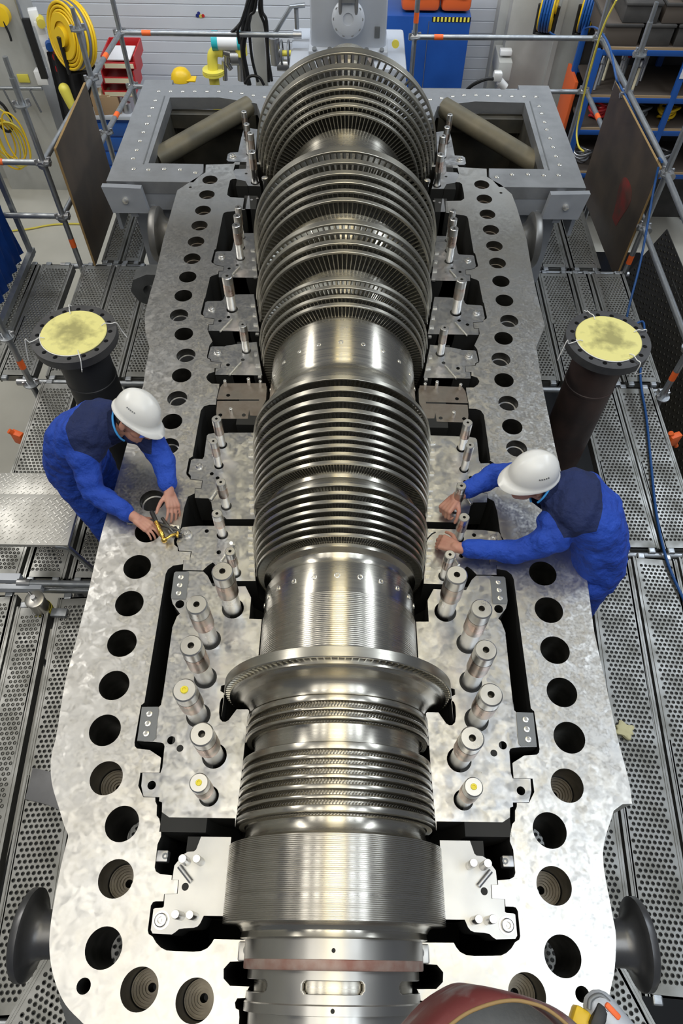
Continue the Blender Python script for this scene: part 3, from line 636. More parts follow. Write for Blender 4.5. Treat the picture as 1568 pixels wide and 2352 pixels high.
# collar, finely turned shaft, control stage disc
part('collar', [(1.515, 0.362), (1.512, 0.3635), (1.366, 0.3635), (1.364, 0.366)], m_rotor)
prof = [(1.364, 0.366)]; y = 1.360
while y > 1.09: prof += [(y, 0.3668), (y-0.002, 0.3655), (y-0.0045, 0.3660)]; y -= 0.009
part('grooved_shaft', prof+[(1.07, 0.368), (1.06, 0.40), (1.055, 0.47)], m_rotor, ang=60)
part('control_stage_disc', [(1.055, 0.45), (1.045, 0.470), (1.045, 0.484), (0.985, 0.484), (0.982, 0.472), (0.976, 0.468), (0.974, 0.455), (0.970, 0.447), (0.965, 0.425), (0.957, 0.408), (0.945, 0.394), (0.925, 0.384), (0.905, 0.380), (0.900, 0.380)], m_rotor, ang=60)
part('shroud_ring', [(1.050, 0.482), (1.050, 0.508), (1.047, 0.511), (1.006, 0.511), (1.003, 0.508), (1.003, 0.500), (1.04, 0.500), (1.04, 0.482)], m_shroud, 180)
# inlet-end drum with short toothed rings
prof = [(0.902, 0.380), (0.896, 0.396), (0.892, 0.399)]
def ringseg(a, b, R, g):
    b += 0.003; return [(a+0.001, R-0.008), (a-0.0005, R-0.003), (a-0.003, R-0.0005), (a-0.006, R), (b+0.007, R), (b+0.003, R-0.001), (b+0.001, R-0.004), (b, R-0.010), (b-0.0005, g)]
G1 = [(0.892, 0.862), (0.842, 0.826), (0.808, 0.790)]
H1 = [(0.709, 0.676), (0.661, 0.641), (0.626, 0.606), (0.590, 0.570), (0.554, 0.532), (0.516, 0.498), (0.482, 0.455)]
for i, (a, b) in enumerate(G1): prof += ringseg(a, b, 0.399, 0.372)+([(G1[i+1][0]+0.003, 0.372)] if i < 2 else [])
prof += [(0.788, 0.360), (0.783, 0.358), (0.716, 0.358), (0.712, 0.360)]
for i, (a, b) in enumerate(H1):
    R = 0.401+0.0012*i
    prof += ringseg(a, b, R, 0.374)+([(H1[i+1][0]+0.003, 0.374)] if i < 6 else [])
prof += [(0.452, 0.372), (0.448, 0.366), (0.43, 0.364), (0.412, 0.368), (0.400, 0.376), (0.392, 0.39), (0.387, 0.395)]
part('inlet_drum', prof, m_rotor, 180, 25)
prof = [(0.388, 0.39), (0.386, 0.420)]
y = 0.385
while y > 0.122: prof += [(y, 0.4195), (y-0.0012, 0.4245), (y-0.0036, 0.4245), (y-0.0046, 0.4195)]; y -= 0.0062
part('balance_piston', prof+[(0.119, 0.42), (0.117, 0.37)], m_piston, 180, 20)
part('front_shaft', [(0.118, 0.38), (0.112, 0.365), (0.104, 0.357), (0.096, 0.353), (0.0965, 0.349), (0.088, 0.349), (0.076, 0.352), (0.070, 0.33), (0.06, 0.29), (-0.43, 0.29), (-0.43, 0.001)], m_rotor, ang=60)
# rows of blades: (back, front, tip radius, root radius, blades in a full circle)
ROWS = []
A = [(5.665, 5.573), (5.479, 5.398), (5.346, 5.294), (5.257, 5.213), (5.183, 5.145), (5.128, 5.089), (5.077, 5.043)]
AR = [0.735, 0.708, 0.682, 0.655, 0.628, 0.602, 0.568]; AN = [84, 92, 100, 108, 112, 116, 120]
for i, (a, b) in enumerate(A): ROWS.append((a, b, AR[i], 0.460, AN[i]))
Bs = [(4.446, 4.379), (4.316, 4.271), (4.214, 4.172), (4.134, 4.095), (4.053, 4.021), (3.982, 3.949)]
for i, (a, b) in enumerate(Bs): ROWS.append((a, b, 0.660-0.0145*i, 0.495, 96+4*i))
Cs = [(3.753, 3.710), (3.676, 3.638), (3.594, 3.556), (3.521, 3.490)]
for i, (a, b) in enumerate(Cs): ROWS.append((a, b, 0.588-0.0135*i, 0.428, 96+6*i))
Ds = [(3.285, 3.258), (3.231, 3.204), (3.161, 3.135), (3.109, 3.083)]
for i, (a, b) in enumerate(Ds): ROWS.append((a, b, 0.533-0.0125*i, 0.413, 120+6*i))
Es = [(2.532, 2.504), (2.460, 2.429), (2.389, 2.360), (2.318, 2.293), (2.257, 2.233), (2.205, 2.180), (2.153, 2.130), (2.108, 2.087), (2.061, 2.040), (2.014, 1.993)]
for i, (a, b) in enumerate(Es): ROWS.append((a, b, 0.506-0.0051*i, 0.394, 120+8*i))
Fs = [(1.883, 1.867), (1.841, 1.822), (1.796, 1.777), (1.754, 1.735), (1.712, 1.693), (1.670, 1.655), (1.631, 1.615)]
for i, (a, b) in enumerate(Fs): ROWS.append((a, b, 0.455-0.0061*i, 0.369, 168+6*i))
def blade(bm, yb, yf, r0, r1, ang, pitch, th=0.24, st=0.46):
    """one cambered, staggered blade between drum and shroud"""
    L_ = yb-yf; V = []
    for r, tw in ((r0, 0.8), (r1, 1.0)):
        sh = pitch*st*tw; t = pitch*th*(1.0 if r == r0 else 0.85)
        pts = [(yf, -t*0.35), (yf+L_*0.40, -t*0.5+sh*0.05), (yb, sh*0.95), (yb, sh), (yf+L_*0.45, t*0.5+sh*0.16), (yf, t*0.35)]
        for y, s in pts:
            V.append(bm.verts.new((s*math.cos(ang)-r*math.sin(ang), y, s*math.sin(ang)+r*math.cos(ang))))
    for i in range(6): bm.faces.new((V[i], V[(i+1) % 6], V[6+(i+1) % 6], V[6+i]))
    bm.faces.new(V[0:6]); bm.faces.new(V[6:12][::-1])
rest = B(); nind = 0
for k, (a, b, R, r0, n) in enumerate(ROWS):
    th = 0.010 if k > 16 else 0.014
    part('shroud_ring', [(a, R-th), (a, R-0.002), (a-0.002, R), (b+0.002, R), (b, R-0.002), (b, R-th), (a, R-th)], m_shroud, 180)
    pitch = 2*PI*R/n; ext = (a-b)*0.12
    for j in range(n):
        ang = 2*PI*(j+0.5)/n
        if not (-0.42*PI-0.25 < ang-0.0 < 0) and False: pass
        al = (ang+PI) % (2*PI)-PI      # angle from the top
        if abs(al) > 1.95: continue
        if k < 2 and nind < 100:
            bm = B(); blade(bm, a-ext*0.2, b-ext*0.1, r0-0.004, R-th*0.6, al, pitch); obj('blade', bm, m_blade, rotor); nind += 1
        else:
            blade(rest, a-ext*0.2, b-ext*0.1, r0-0.004, R-th*0.6, al, pitch)
# control stage blades and the tiny teeth between the inlet rings
for j in range(113):
    al = (2*PI*j/113+PI) % (2*PI)-PI
    if abs(al) < 1.9: blade(rest, 1.04, 1.000, 0.482, 0.503, al, 2*PI*0.49/113, 0.3, 0.7)
bl = obj('blade_rows', rest, m_blade, rotor); bl['kind'] = 'stuff'; teeth = B()
for S_, in ((G1+[(0.784, 0.78)],), (H1+[(0.449, 0.445)],)):
    for i in range(len(S_)-1):
        yb, yf = S_[i][1], S_[i+1][0]; n = 190
        for j in range(n):
            al = (2*PI*j/n+PI) % (2*PI)-PI
            if abs(al) < 1.75: blade(teeth, yb+0.001, yb-min(0.011, (yb-yf)*0.6), 0.371, 0.386+0.001*i, al, 2*PI*0.38/n, 0.35, 0.9)
bl = obj('groove_teeth', teeth, m_tooth, rotor); bl['kind'] = 'stuff'
# balance plugs round the two collars
for yy, R, n, lim in ((2.852, 0.434, 22, 1.5), (1.440, 0.3635, 22, 1.5)):
    for j in range(n):
        al = (2*PI*j/n+PI) % (2*PI)-PI+0.03
        if abs(al) < lim:
            d = Vector((-math.sin(al), 0, math.cos(al))); bm = B()
            turned(bm, d*(R-0.012)+Vector((0, yy, 0)), d, [(0, 0.013), (0.0145, 0.013), (0.0155, 0.011), (0.0155, 0.009), (0.004, 0.007), (0.004, 0)], 16)
            obj('balance_plug', bm, m_pin, rotor)
# ------------------------------------------------------------------ gland sleeve at the front
sl = thing('gland_sleeve', 'pale steel gland sleeve with oblong slots round the front end of the rotor', 'gland sleeve', (0, -0.1, -0.3))
bm = B(); lathe(bm, [(0.072, 0.318), (0.072, 0.333), (-0.018, 0.333), (-0.020, 0.309), (-0.020, 0.300)], 128, -0.02, PI+0.02); obj('sleeve_collar', bm, m_sleeve, sl)
bm = B(); lathe(bm, [(0.012, 0.334), (0.010, 0.336), (-0.012, 0.336), (-0.019, 0.333), (-0.021, 0.3105)], 128, 0.25, PI-0.25); obj('paste_line', bm, m_redseal, sl)
me = bpy.data.meshes.new('t'); bm = B(); nA = 220; ys = [-0.018-i*0.0023 for i in range(44)]
lathe(bm, [(y, 0.3085) for y in ys], nA, -0.02, PI+0.02)
rm = []
for f in bm.faces:
    c = f.calc_center_median(); al = math.atan2(-c.x, c.z)
    for ctr, hw in ((0.0, 0.335), (1.22, 0.42), (-1.22, 0.42)):
        s = (al-ctr)*0.3085; u = c.y+0.066; hl_ = hw*0.3085-0.019
        q = max(0.0, abs(s)-hl_)
        if q*q+u*u < 0.019**2: rm.append(f)
bmesh.ops.delete(bm, geom=rm, context='FACES')
sb = obj('slotted_body', bm, m_sleeve, sl, 60)
so = sb.modifiers.new('s', 'SOLIDIFY'); so.thickness = 0.014; so.offset = 0
bm = B(); lathe(bm, [(-0.098, 0.306), (-0.100, 0.313), (-0.116, 0.316), (-0.118, 0.310)], 128, 0.0, PI); obj('paste_line', bm, m_redseal, sl)
bm = B(); lathe(bm, [(-0.112, 0.30), (-0.112, 0.318), (-0.116, 0.322), (-0.142, 0.322), (-0.144, 0.305), (-0.30, 0.303), (-0.42, 0.303)], 128, -0.02, PI+0.02); obj('end_ring', bm, m_sleeve, sl)
for s in (-1, 1):
    bm = B(); bbox(bm, (s*0.322, 0.035, -0.005), (0.07, 0.062, 0.05), 0.006); e = obj('clamp_ear', bm, m_sleeve, sl)
    bm = B(); turned(bm, (s*0.312, 0.038, 0.018), (s*0.35, 0, 1), [(0, 0.018), (0.022, 0.018), (0.024, 0.015), (0.024, 0.008), (0.014, 0.007), (0.014, 0)], 20); obj('ear_bolt', bm, m_pin, e)
for yy, R in ((0.037, 0.333), (-0.128, 0.322)):
    bm = B(); turned(bm, (0, yy, R-0.004), (0, 0, 1), [(0, 0.007), (0.006, 0.007), (0.006, 0.001)], 14); obj('oil_hole', bm, m_dark, sl)
# ------------------------------------------------------------------ hall shell
bm = B(); box(bm, (0, 4.0, -3.05), (16, 17, 0.1)); struct('floor', bm, m_floor)
bm = B(); box(bm, (-0.2, 10.45, 2.55), (9.6, 0.1, 4.0)); struct('trim_3', bm, m_upperdark)  # unseen upper wall, darkened to dim the far flange reflection
bm = B(); box(bm, (-0.2, 10.45, -1.22), (9.6, 0.1, 3.56))
z = -2.95
while z < 0.5:
    box(bm, (-0.2, 10.40, z), (9.6, 0.018, 0.124)); z += 0.143
struct('wall_back', bm, m_wall)
bm = B(); box(bm, (-4.63, 10.15, 0.5), (1.0, 0.58, 7.0)); box(bm, (-5.6, 10.3, 0.5), (1.0, 0.3, 7.0)); struct('trim_1', bm, m_conc)
bm = B(); box(bm, (2.62, 10.2, 0.5), (1.18, 0.5, 7.0)); box(bm, (1.98, 10.3, 0.5), (0.12, 0.3, 7.0)); box(bm, (2.66, 9.93, 0.5), (0.06, 0.06, 7.0)); struct('trim_2', bm, m_conc)
bm = B(); box(bm, (5.2, 10.45, 0.5), (4.0, 0.1, 7.0)); struct('wall_right_rear', bm, m_conc)
bm = B(); box(bm, (-6.6, 4.0, 0.5), (0.1, 14.0, 7.0)); struct('wall_left', bm, m_conc)

bm = B(); bbox(bm, (0.8, 3.2, -2.99), (6.8, 10.6, 0.02), 0.004); tag(obj('under_deck_shade', bm, m_black), 'dark sheet added on the floor as shade below the scaffold deck', 'shade sheet')  # added dark sheet, keeps the plank holes as black as deep shade
# ------------------------------------------------------------------ perforated steel deck planks
PM = {}
def plank_meshes(W, L_):
    k = (round(W, 3), round(L_, 3))
    if k in PM: return PM[k]
    p = 0.0285; nx = int((W-0.055)/p); ny = int((L_-0.10)/p); bm = B()
    x0 = -nx*p/2; y0 = -ny*p/2; RI, RO = 0.0066, 0.0112
    dirs = [(math.cos(PI/4*i), math.sin(PI/4*i)) for i in range(8)]
    def quadring(a, b):
        for i in range(8): bm.faces.new((a[i], a[(i+1) % 8], b[(i+1) % 8], b[i]))
    for j in range(ny):
        off = p/2 if j % 2 else 0.0; nn = nx-(1 if j % 2 else 0)
        if j % 2:
            for xa in (x0, -x0-p/2):
                bm.faces.new([bm.verts.new(v) for v in ((xa, y0+j*p, 0), (xa+p/2, y0+j*p, 0), (xa+p/2, y0+j*p+p, 0), (xa, y0+j*p+p, 0))])
        for i in range(nn):
            cx = x0+off+(i+0.5)*p; cy = y0+(j+0.5)*p
            sq = [bm.verts.new((cx+p/2*max(-1, min(1, dx*1.5)), cy+p/2*max(-1, min(1, dy*1.5)), 0)) for dx, dy in dirs]
            o1 = [bm.verts.new((cx+RO*dx, cy+RO*dy, 0)) for dx, dy in dirs]
            up = [bm.verts.new((cx+RI*1.12*dx, cy+RI*1.12*dy, 0.0055)) for dx, dy in dirs]
            i1 = [bm.verts.new((cx+RI*dx, cy+RI*dy, -0.003)) for dx, dy in dirs]
            quadring(sq, o1); quadring(o1, up); quadring(up, i1)
    # plain margins, turned-down sides with a raised bead
    w2 = W/2; l2 = L_/2
    for s in (-1, 1):
        bm.faces.new([bm.verts.new(v) for v in ((s*x0*-1, -l2, 0), (s*w2, -l2, 0), (s*w2, l2, 0), (s*x0*-1, l2, 0))])
        bm.faces.new([bm.verts.new(v) for v in ((x0, s*y0*-1, 0), (x0, s*l2, 0), (-x0, s*l2, 0), (-x0, s*y0*-1, 0))])
        box(bm, (s*(w2-0.006), 0, -0.035), (0.012, L_, 0.075)); box(bm, (s*(w2-0.022), 0, 0.001), (0.006, L_, 0.006))
        box(bm, (0, s*(l2-0.005), -0.03), (W, 0.01, 0.06))
    bmesh.ops.remove_doubles(bm, verts=bm.verts, dist=0.0002)
    bmesh.ops.recalc_face_normals(bm, faces=bm.faces)
    me = bpy.data.meshes.new('deck_plank'); bm.to_mesh(me); bm.free()
    hb = B()
    for s in (-1, 1):
        for q in (-0.3, 0.3):
            bbox(hb, (q*W, s*(l2+0.012), -0.012), (0.05, 0.045, 0.035), 0.008)
    hm = bpy.data.meshes.new('claw'); hb.to_mesh(hm); hb.free()
    PM[k] = (me, hm); return PM[k]
def plank(x0, x1, y0, y1, where, rot=0.0, z=-1.0):
    me, hm = plank_meshes(round(x1-x0-0.008, 3), round(y1-y0-0.03, 3))
    o = obm('deck_plank', me, m_deck, None, 30, ((x0+x1)/2, (y0+y1)/2, z)); o.rotation_euler = (0, 0, rot)
    tag(o, 'perforated steel deck plank, '+where, 'scaffold plank', 'deck planks of the scaffold')
    c = bpy.data.objects.new('claw', hm); C.objects.link(c); c.parent = o
    if not hm.materials: hm.materials.append(m_galv)
    return o
rt = -0.070
plank(1.28, 1.585, -0.14, 2.36, 'right front, tight beside the casing flange', rt)
plank(1.595, 1.90, -0.14, 2.36, 'right front, second from the casing', rt)
plank(1.91, 2.215, -0.14, 2.36, 'right front, third from the casing', rt)
plank(2.225, 2.53, -0.14, 2.36, 'right front, outermost at the photo edge', rt)
plank(1.59, 1.89, 2.40, 2.95, 'short one behind the right worker, before the rusty pipe')
plank(1.905, 2.21, 2.40, 3.95, 'beside the rusty pipe on its outer side')
plank(2.215, 2.52, 2.40, 3.95, 'with the blue hose lying along it behind the right worker')
plank(0.93, 1.24, -0.20, 1.20, 'under the right casing flange, seen through the front bolt hole')
plank(-1.145, -0.93, -0.20, 1.20, 'under the left casing flange, seen through the front bolt hole')
plank(1.48, 1.78, 3.98, 5.40, 'right, against the casing behind the rusty pipe')
plank(1.79, 2.10, 3.98, 5.40, 'right, second from the casing behind the rusty pipe')
plank(2.11, 2.28, 3.98, 5.40, 'narrow one behind the right yellow cap')
plank(2.29, 2.60, 3.98, 5.40, 'right outer edge behind the yellow-capped pipe')
plank(1.82, 2.10, 5.44, 7.60, 'right rear, next to the frame lifting block')
plank(2.11, 2.40, 5.44, 7.60, 'right rear, below the brown board')
plank(-2.28, -2.10, 5.44, 7.60, 'left rear narrow one below the brown board')
plank(-2.09, -1.91, 5.44, 7.60, 'left rear narrow one beside the frame')
plank(-3.12, -2.83, 3.95, 5.41, 'left, outermost beside the blue tarpaulin')
plank(-2.82, -2.52, 3.95, 5.41, 'left, outside the dark gap by the yellow-capped pipe')
plank(-2.43, -2.13, 3.95, 5.41, 'left, just behind the yellow-capped pipe')
plank(-2.12, -1.82, 3.95, 5.41, 'left, between the capped pipe and the casing lug')
plank(-1.81, -1.51, 3.95, 5.41, 'left, half hidden under the casing edge')
plank(-2.44, -2.14, 2.10, 3.91, 'left, behind the bent back of the left worker')
plank(-2.12, -1.83, 2.10, 2.95, 'short stained one beside the checkered step')
plank(-1.81, -1.50, 2.10, 2.95, 'short one under the left worker\'s boots')
plank(-1.48, -1.18, 2.10, 3.91, 'in the shade between left worker and casing')
plank(-2.62, -2.33, -0.25, 2.00, 'left front, outermost at the photo edge', -rt)
plank(-2.32, -2.03, -0.25, 2.00, 'left front, third from the casing', -rt)
plank(-2.02, -1.80, -0.25, 1.93, 'left front narrow one beside the dark gap', -rt)
plank(-1.765, -1.47, -0.25, 2.00, 'left front, under the strap lug of the casing', -rt)
plank(-1.46, -1.16, -0.25, 2.00, 'left front, tucked under the casing flange', -rt)
plank(-1.645, -1.335, -1.22, 0.08, 'left, slanting in front of the trunnion', -0.412, -0.90)
plank(1.335, 1.645, -1.22, 0.08, 'right, slanting in front of the trunnion', 0.412, -0.90)
for x0, x1, wh in ((1.25, 2.75, 'right'), (-2.75, -1.25, 'left')):
    for k in ((0, 1) if x0 > 0 else (2, 3)): plank(x0+0.1+0.32*k, x0+0.41+0.32*k, -1.95, -0.38, wh+' bottom corner in the next bay, '+(('nearest the casing', 'second from the casing', 'third from the casing', 'outermost') if wh == 'right' else ('outermost', 'third from the casing', 'second from the casing', 'nearest the casing'))[k], 0)
# ------------------------------------------------------------------ scaffold tubes
def rosette(par, x, y, z):
    bm = B(); turned(bm, (x, y, z), (0, 0, 1), [(-0.006, 0.026), (-0.006, 0.061), (0.006, 0.061), (0.006, 0.026)], 20); obj('rosette', bm, m_galv, par)
    for a in (0.3, 1.9, 3.5): bm = B(); bbox(bm, (x+0.05*math.cos(a), y+0.05*math.sin(a), z+0.01), (0.03, 0.022, 0.055), 0.005, a); obj('wedge', bm, m_steel, par)
def standard(x, y, z0, z1, ros, label, bands=(), r=0.0242):
    t = thing('scaffold_pole', label, 'scaffold pole', (x, y, z0), 'upright scaffold poles')
    bm = B(); cyl(bm, (x, y, z0), (x, y, z1), r, seg=20); cyl(bm, (x, y, z1), (x, y, z1+0.14), r*0.78, seg=16); obj('tube', bm, m_galv, t)
    for z in ros: rosette(t, x, y, z)
    for z in bands:
        bm = B(); cyl(bm, (x, y, z-0.045), (x, y, z+0.045), r+0.001, seg=20, cap=False); obj('marker_band', bm, m_orange, t)
    return t
def rail(a, b, label, bands=(), r=0.0242):
    a = Vector(a); b = Vector(b); t = thing('scaffold_rail', label, 'scaffold rail', tuple((a+b)/2), 'horizontal scaffold rails')
    bm = B(); cyl(bm, a, b, r, seg=20); obj('tube', bm, m_galv, t)
    d = (b-a).normalized()
    for e, s in ((a, 1), (b, -1)):
        bm = B(); cyl(bm, e-d*s*0.055, e+d*s*0.03, r*1.25, seg=14); obj('ledger_head', bm, m_steel, t)
    for f in bands:
        p = a+(b-a)*f; bm = B(); cyl(bm, p-d*0.045, p+d*0.045, r+0.001, seg=20, cap=False); obj('marker_band', bm, m_orange, t)
    return t
standard(-2.47, 5.42, -3.0, 0.60, (-0.52, -0.04, 0.41), 'galvanised upright pole at the near end of the left brown board', (-0.78,))
standard(-2.35, 6.75, -3.0, 0.42, (-0.49, 0.0, 0.40), 'galvanised upright pole in front of the big yellow hose reel')
standard(-2.27, 7.70, -3.0, 0.90, (-0.5, 0.0), 'galvanised upright pole in front of the red parts bins')
standard(-2.53, 3.90, -3.0, 0.10, (-0.52, -1.02), 'galvanised upright pole left of the left yellow-capped pipe', (-0.80,))
standard(-2.50, 2.93, -3.0, 0.0, (), 'dark upright pole outside the deck left of the left worker')
standard(-2.52, 2.12, -3.0, 0.0, (), 'dark upright pole at the left edge above the checkered step')
standard(2.61, 5.41, -3.0, 0.40, (-0.54, -0.05), 'galvanised upright pole at the near end of the right brown board', (-0.86,))
standard(2.58, 3.86, -3.0, 0.10, (-1.02, -0.5), 'galvanised upright pole right of the right yellow-capped pipe', (-0.78,))
q = atx(1468, 125, 2.56)
standard(2.56, q.y, -3.0, q.z+0.25, (q.z, -0.05), 'galvanised upright pole crossing the blue shelf rack')
standard(2.49, 7.73, -3.0, 0.45, (0.0, -0.5), 'galvanised upright pole beside the yellow cord, at the concrete pillar')
standard(0.66, 7.70, -3.0, 0.45, (0.0,), 'galvanised upright pole in front of the tall blue cabinet', (0.17,))
rail((-2.47, 5.42, -0.04), (-2.35, 6.75, 0.0), 'top rail running behind the left brown board')
rail((-2.35, 6.75, 0.0), (-2.27, 7.70, 0.0), 'top rail in front of the red bins, with an orange band', (0.45,))
rail((-2.47, 5.42, -0.52), (-2.35, 6.75, -0.49), 'knee rail behind the left brown board')
rail((-2.35, 6.75, -0.49), (-2.27, 7.70, -0.5), 'knee rail below the red bins, with an orange band', (0.35,))
rail((-3.70, 5.42, -0.04), (-2.47, 5.42, -0.04), 'top rail at the left photo edge, with an orange band', (0.70,))
rail((-3.60, 5.42, -0.52), (-2.47, 5.42, -0.52), 'knee rail at the left photo edge above the pale floor')
rail((-2.27, 7.70, 0.0), (-0.52, 7.70, 0.0), 'long top rail crossing the white wall on the left, with an orange band', (0.15,))
rail((-2.27, 7.70, -0.5), (-0.75, 7.70, -0.5), 'long knee rail behind the left half of the exhaust frame')
rail((0.66, 7.70, 0.0), (2.49, 7.73, 0.0), 'long top rail crossing the blue cabinet and pillar, with an orange band', (0.13,))
rail((0.66, 7.70, -0.5), (2.49, 7.73, -0.5), 'long knee rail behind the right half of the exhaust frame, orange banded', (0.70,))
rail((2.53, 7.73, 0.0), (2.64, 5.41, -0.05), 'top rail lying along the edge of the right brown board')
rail((2.53, 7.73, -0.5), (2.64, 5.41, -0.54), 'knee rail behind the right brown board, with an orange band', (0.22,))
rail((2.61, 5.41, -0.05), (2.58, 3.86, -0.05), 'top rail at the right photo edge before the dark gratings')
rail((2.61, 5.41, -0.54), (2.58, 3.86, -0.5), 'knee rail at the right photo edge before the dark gratings')
for s, wh in ((1, 'right'), (-1, 'left')):
    for y, w2 in ((5.42, 'rear'), (3.93, 'middle'), (2.05 if s < 0 else 2.38, 'front')):
        rail((s*1.25, y, -1.035), (s*2.60, y, -1.035), '%s deck bearer tube under the plank ends, %s one' % (wh, w2))
rail((-2.05, 2.05, -0.95), (-1.30, 2.05, -0.95), 'bright tube lying across the deck left of the casing, before the step')
for y, s in ((-0.26, -1), (-0.26, 1)):
    rail((s*1.2, y, -1.03), (s*2.7, y, -1.03), '%s front bearer tube, below the trunnion' % ('left' if s < 0 else 'right'))
bm = B(); box(bm, (-2.25, 2.02, -0.96), (0.62, 0.035, 0.05)); box(bm, (-2.35, 2.09, -0.96), (0.5, 0.05, 0.05))
tag(obj('toe_rail', bm, m_greyp), 'pale grey flat rail pair at the left edge in front of the checkered step', 'rail')
# ------------------------------------------------------------------ boards
def board(name, x, y0, y1, z0, z1, label, patch):
    t = thing(name, label, 'board', (x, (y0+y1)/2, z0), 'brown boards standing on the scaffold')
    bm = B(); box(bm, (x, (y0+y1)/2, (z0+z1)/2), (0.018, y1-y0, z1-z0)); obj('sheet', bm, m_board, t)
    bm = B()
    for p, s in (((x, (y0+y1)/2, z1+0.0015), (0.0185, y1-y0, 0.004)), ((x, y0-0.0015, (z0+z1)/2), (0.0185, 0.004, z1-z0))): box(bm, p, s)
    obj('raw_edge', bm, m_boardedge, t)
    if patch:
        t.rotation_euler = (0, 0, 0.043)
        me = plate_mesh([(5.66+0.14*math.cos(a)*(1+0.3*math.sin(3*a)), -0.62+0.25*math.sin(a)*(1+0.2*math.cos(2*a))) for a in [2*PI*k/40 for k in range(40)]], [], -0.0008, 0.0008)
        me.transform(Matrix(((0, 0, 1, x-0.0095), (1, 0, 0, 0.25), (0, 1, 0, 0), (0, 0, 0, 1)))); obm('red_patch', me, m_redpatch, t)
    return t
board('brown_board', -2.315, 5.37, 6.45, -0.985, 0.10, 'brown resin board standing upright on the left scaffold', False)
board('brown_board', 2.548, 5.47, 6.93, -1.12, -0.04, 'scuffed brown board with a red patch, upright on the right scaffold', True)
# ------------------------------------------------------------------ stub pipes with yellow caps
def stub(x, y, m, label, wires, rust):
    t = thing('stub_pipe', label, 'stub pipe', (x, y, -1.8), 'flanged stub pipes')
    bm = B(); turned(bm, (x, y, 0), (0, 0, 1), [(-1.8, 0.162), (-0.30, 0.162), (-0.296, 0.166), (-0.28, 0.166), (-0.276, 0.162), (-0.10, 0.164), (0.0, 0.178), (0.03, 0.182)], 48); obj('pipe', bm, m, t)
    hs = [circ(x+0.224*math.cos(2*PI*k/16+0.1), y+0.224*math.sin(2*PI*k/16+0.1), 0.0145, 16) for k in range(16)]
    me = plate_mesh(circ(x, y, 0.263, 72), hs+[circ(x, y, 0.15, 40)], 0.032, 0.088); obm('flange', me, m_pflange, t)
    bm = B(); turned(bm, (x, y, 0.085), (0, 0, 1), [(0, 0.203), (0.008, 0.205), (0.012, 0.200), (0.012, 0.16), (0.0125, 0.11), (0.0125, 0.001)], 64); cp = obj('cap', bm, m_capd, t)
    for k, a in enumerate(wires):
        c, s_ = math.cos(a), math.sin(a); bm = B()
        tube(bm, spline([(x+c*0.175, y+s_*0.175, 0.1), (x+c*0.20, y+s_*0.20, 0.112), (x+c*0.235, y+s_*0.235, 0.10), (x+c*0.268, y+s_*0.268, 0.095), (x+c*0.285+s_*0.02*(k % 2), y+s_*0.285, 0.02+0.05*(k % 3)), (x+c*0.31, y+s_*0.31-0.02, -0.02+0.1*(k % 2))], 4), 0.0032, 6)
        obj('wire_tie', bm, m_white, t)
    bm = B(); lst = [(x+0.206*math.cos(a), y+0.206*math.sin(a), 0.092) for a in [PI*1.02+PI*0.62*k/20 for k in range(21)]]; tube(bm, lst, 0.003, 6); obj('wire_tie', bm, m_white, t)
# cap finish: pale yellow with a grey smudge rubbed into the middle
m_capd = bpy.data.materials.new('smudged_yellow_cap'); m_capd.use_nodes = True
nt = m_capd.node_tree; pb_ = nt.nodes['Principled BSDF']; pb_.inputs['Roughness'].default_value = 0.45
ge = _n(nt, 'ShaderNodeTexCoord'); gm = _n(nt, 'ShaderNodeVectorMath', operation='SUBTRACT'); gm.inputs[1].default_value = (0.5, 0.5, 0.5); nt.links.new(ge.outputs['Generated'], gm.inputs[0])
gn = _n(nt, 'ShaderNodeTexNoise'); gn.inputs['Scale'].default_value = 14; gn.inputs['Detail'].default_value = 6; nt.links.new(ge.outputs['Object'], gn.inputs['Vector'])
gml = _n(nt, 'ShaderNodeVectorMath', operation='MULTIPLY'); gml.inputs[1].default_value = (1, 1, 0); nt.links.new(gm.outputs[0], gml.inputs[0])
gl_ = _n(nt, 'ShaderNodeVectorMath', operation='LENGTH'); nt.links.new(gml.outputs[0], gl_.inputs[0])
ga = _n(nt, 'ShaderNodeMath', operation='MULTIPLY_ADD'); ga.inputs[1].default_value = -0.9; nt.links.new(gn.outputs[0], ga.inputs[0]); nt.links.new(gl_.outputs['Value'], ga.inputs[2])
gr = _n(nt, 'ShaderNodeMapRange'); gr.inputs[1].default_value = -0.36; gr.inputs[2].default_value = -0.06; nt.links.new(ga.outputs[0], gr.inputs[0])
gx = _n(nt, 'ShaderNodeMix', data_type='RGBA'); gx.inputs[6].default_value = (0.40, 0.37, 0.14, 1); gx.inputs[7].default_value = (0.86, 0.80, 0.30, 1)
nt.links.new(gr.outputs[0], gx.inputs[0]); nt.links.new(gx.outputs[2], pb_.inputs['Base Color'])
stub(-1.689, 3.273, m_pipe, 'black flanged stub pipe with a yellow cap behind the left worker', (0.35, 1.9, 3.5, 5.1), False)
stub(1.663, 3.295, m_piperust, 'brown flanged stub pipe with a yellow cap behind the right worker', (0.3, 1.9, 3.35, 5.3), True)
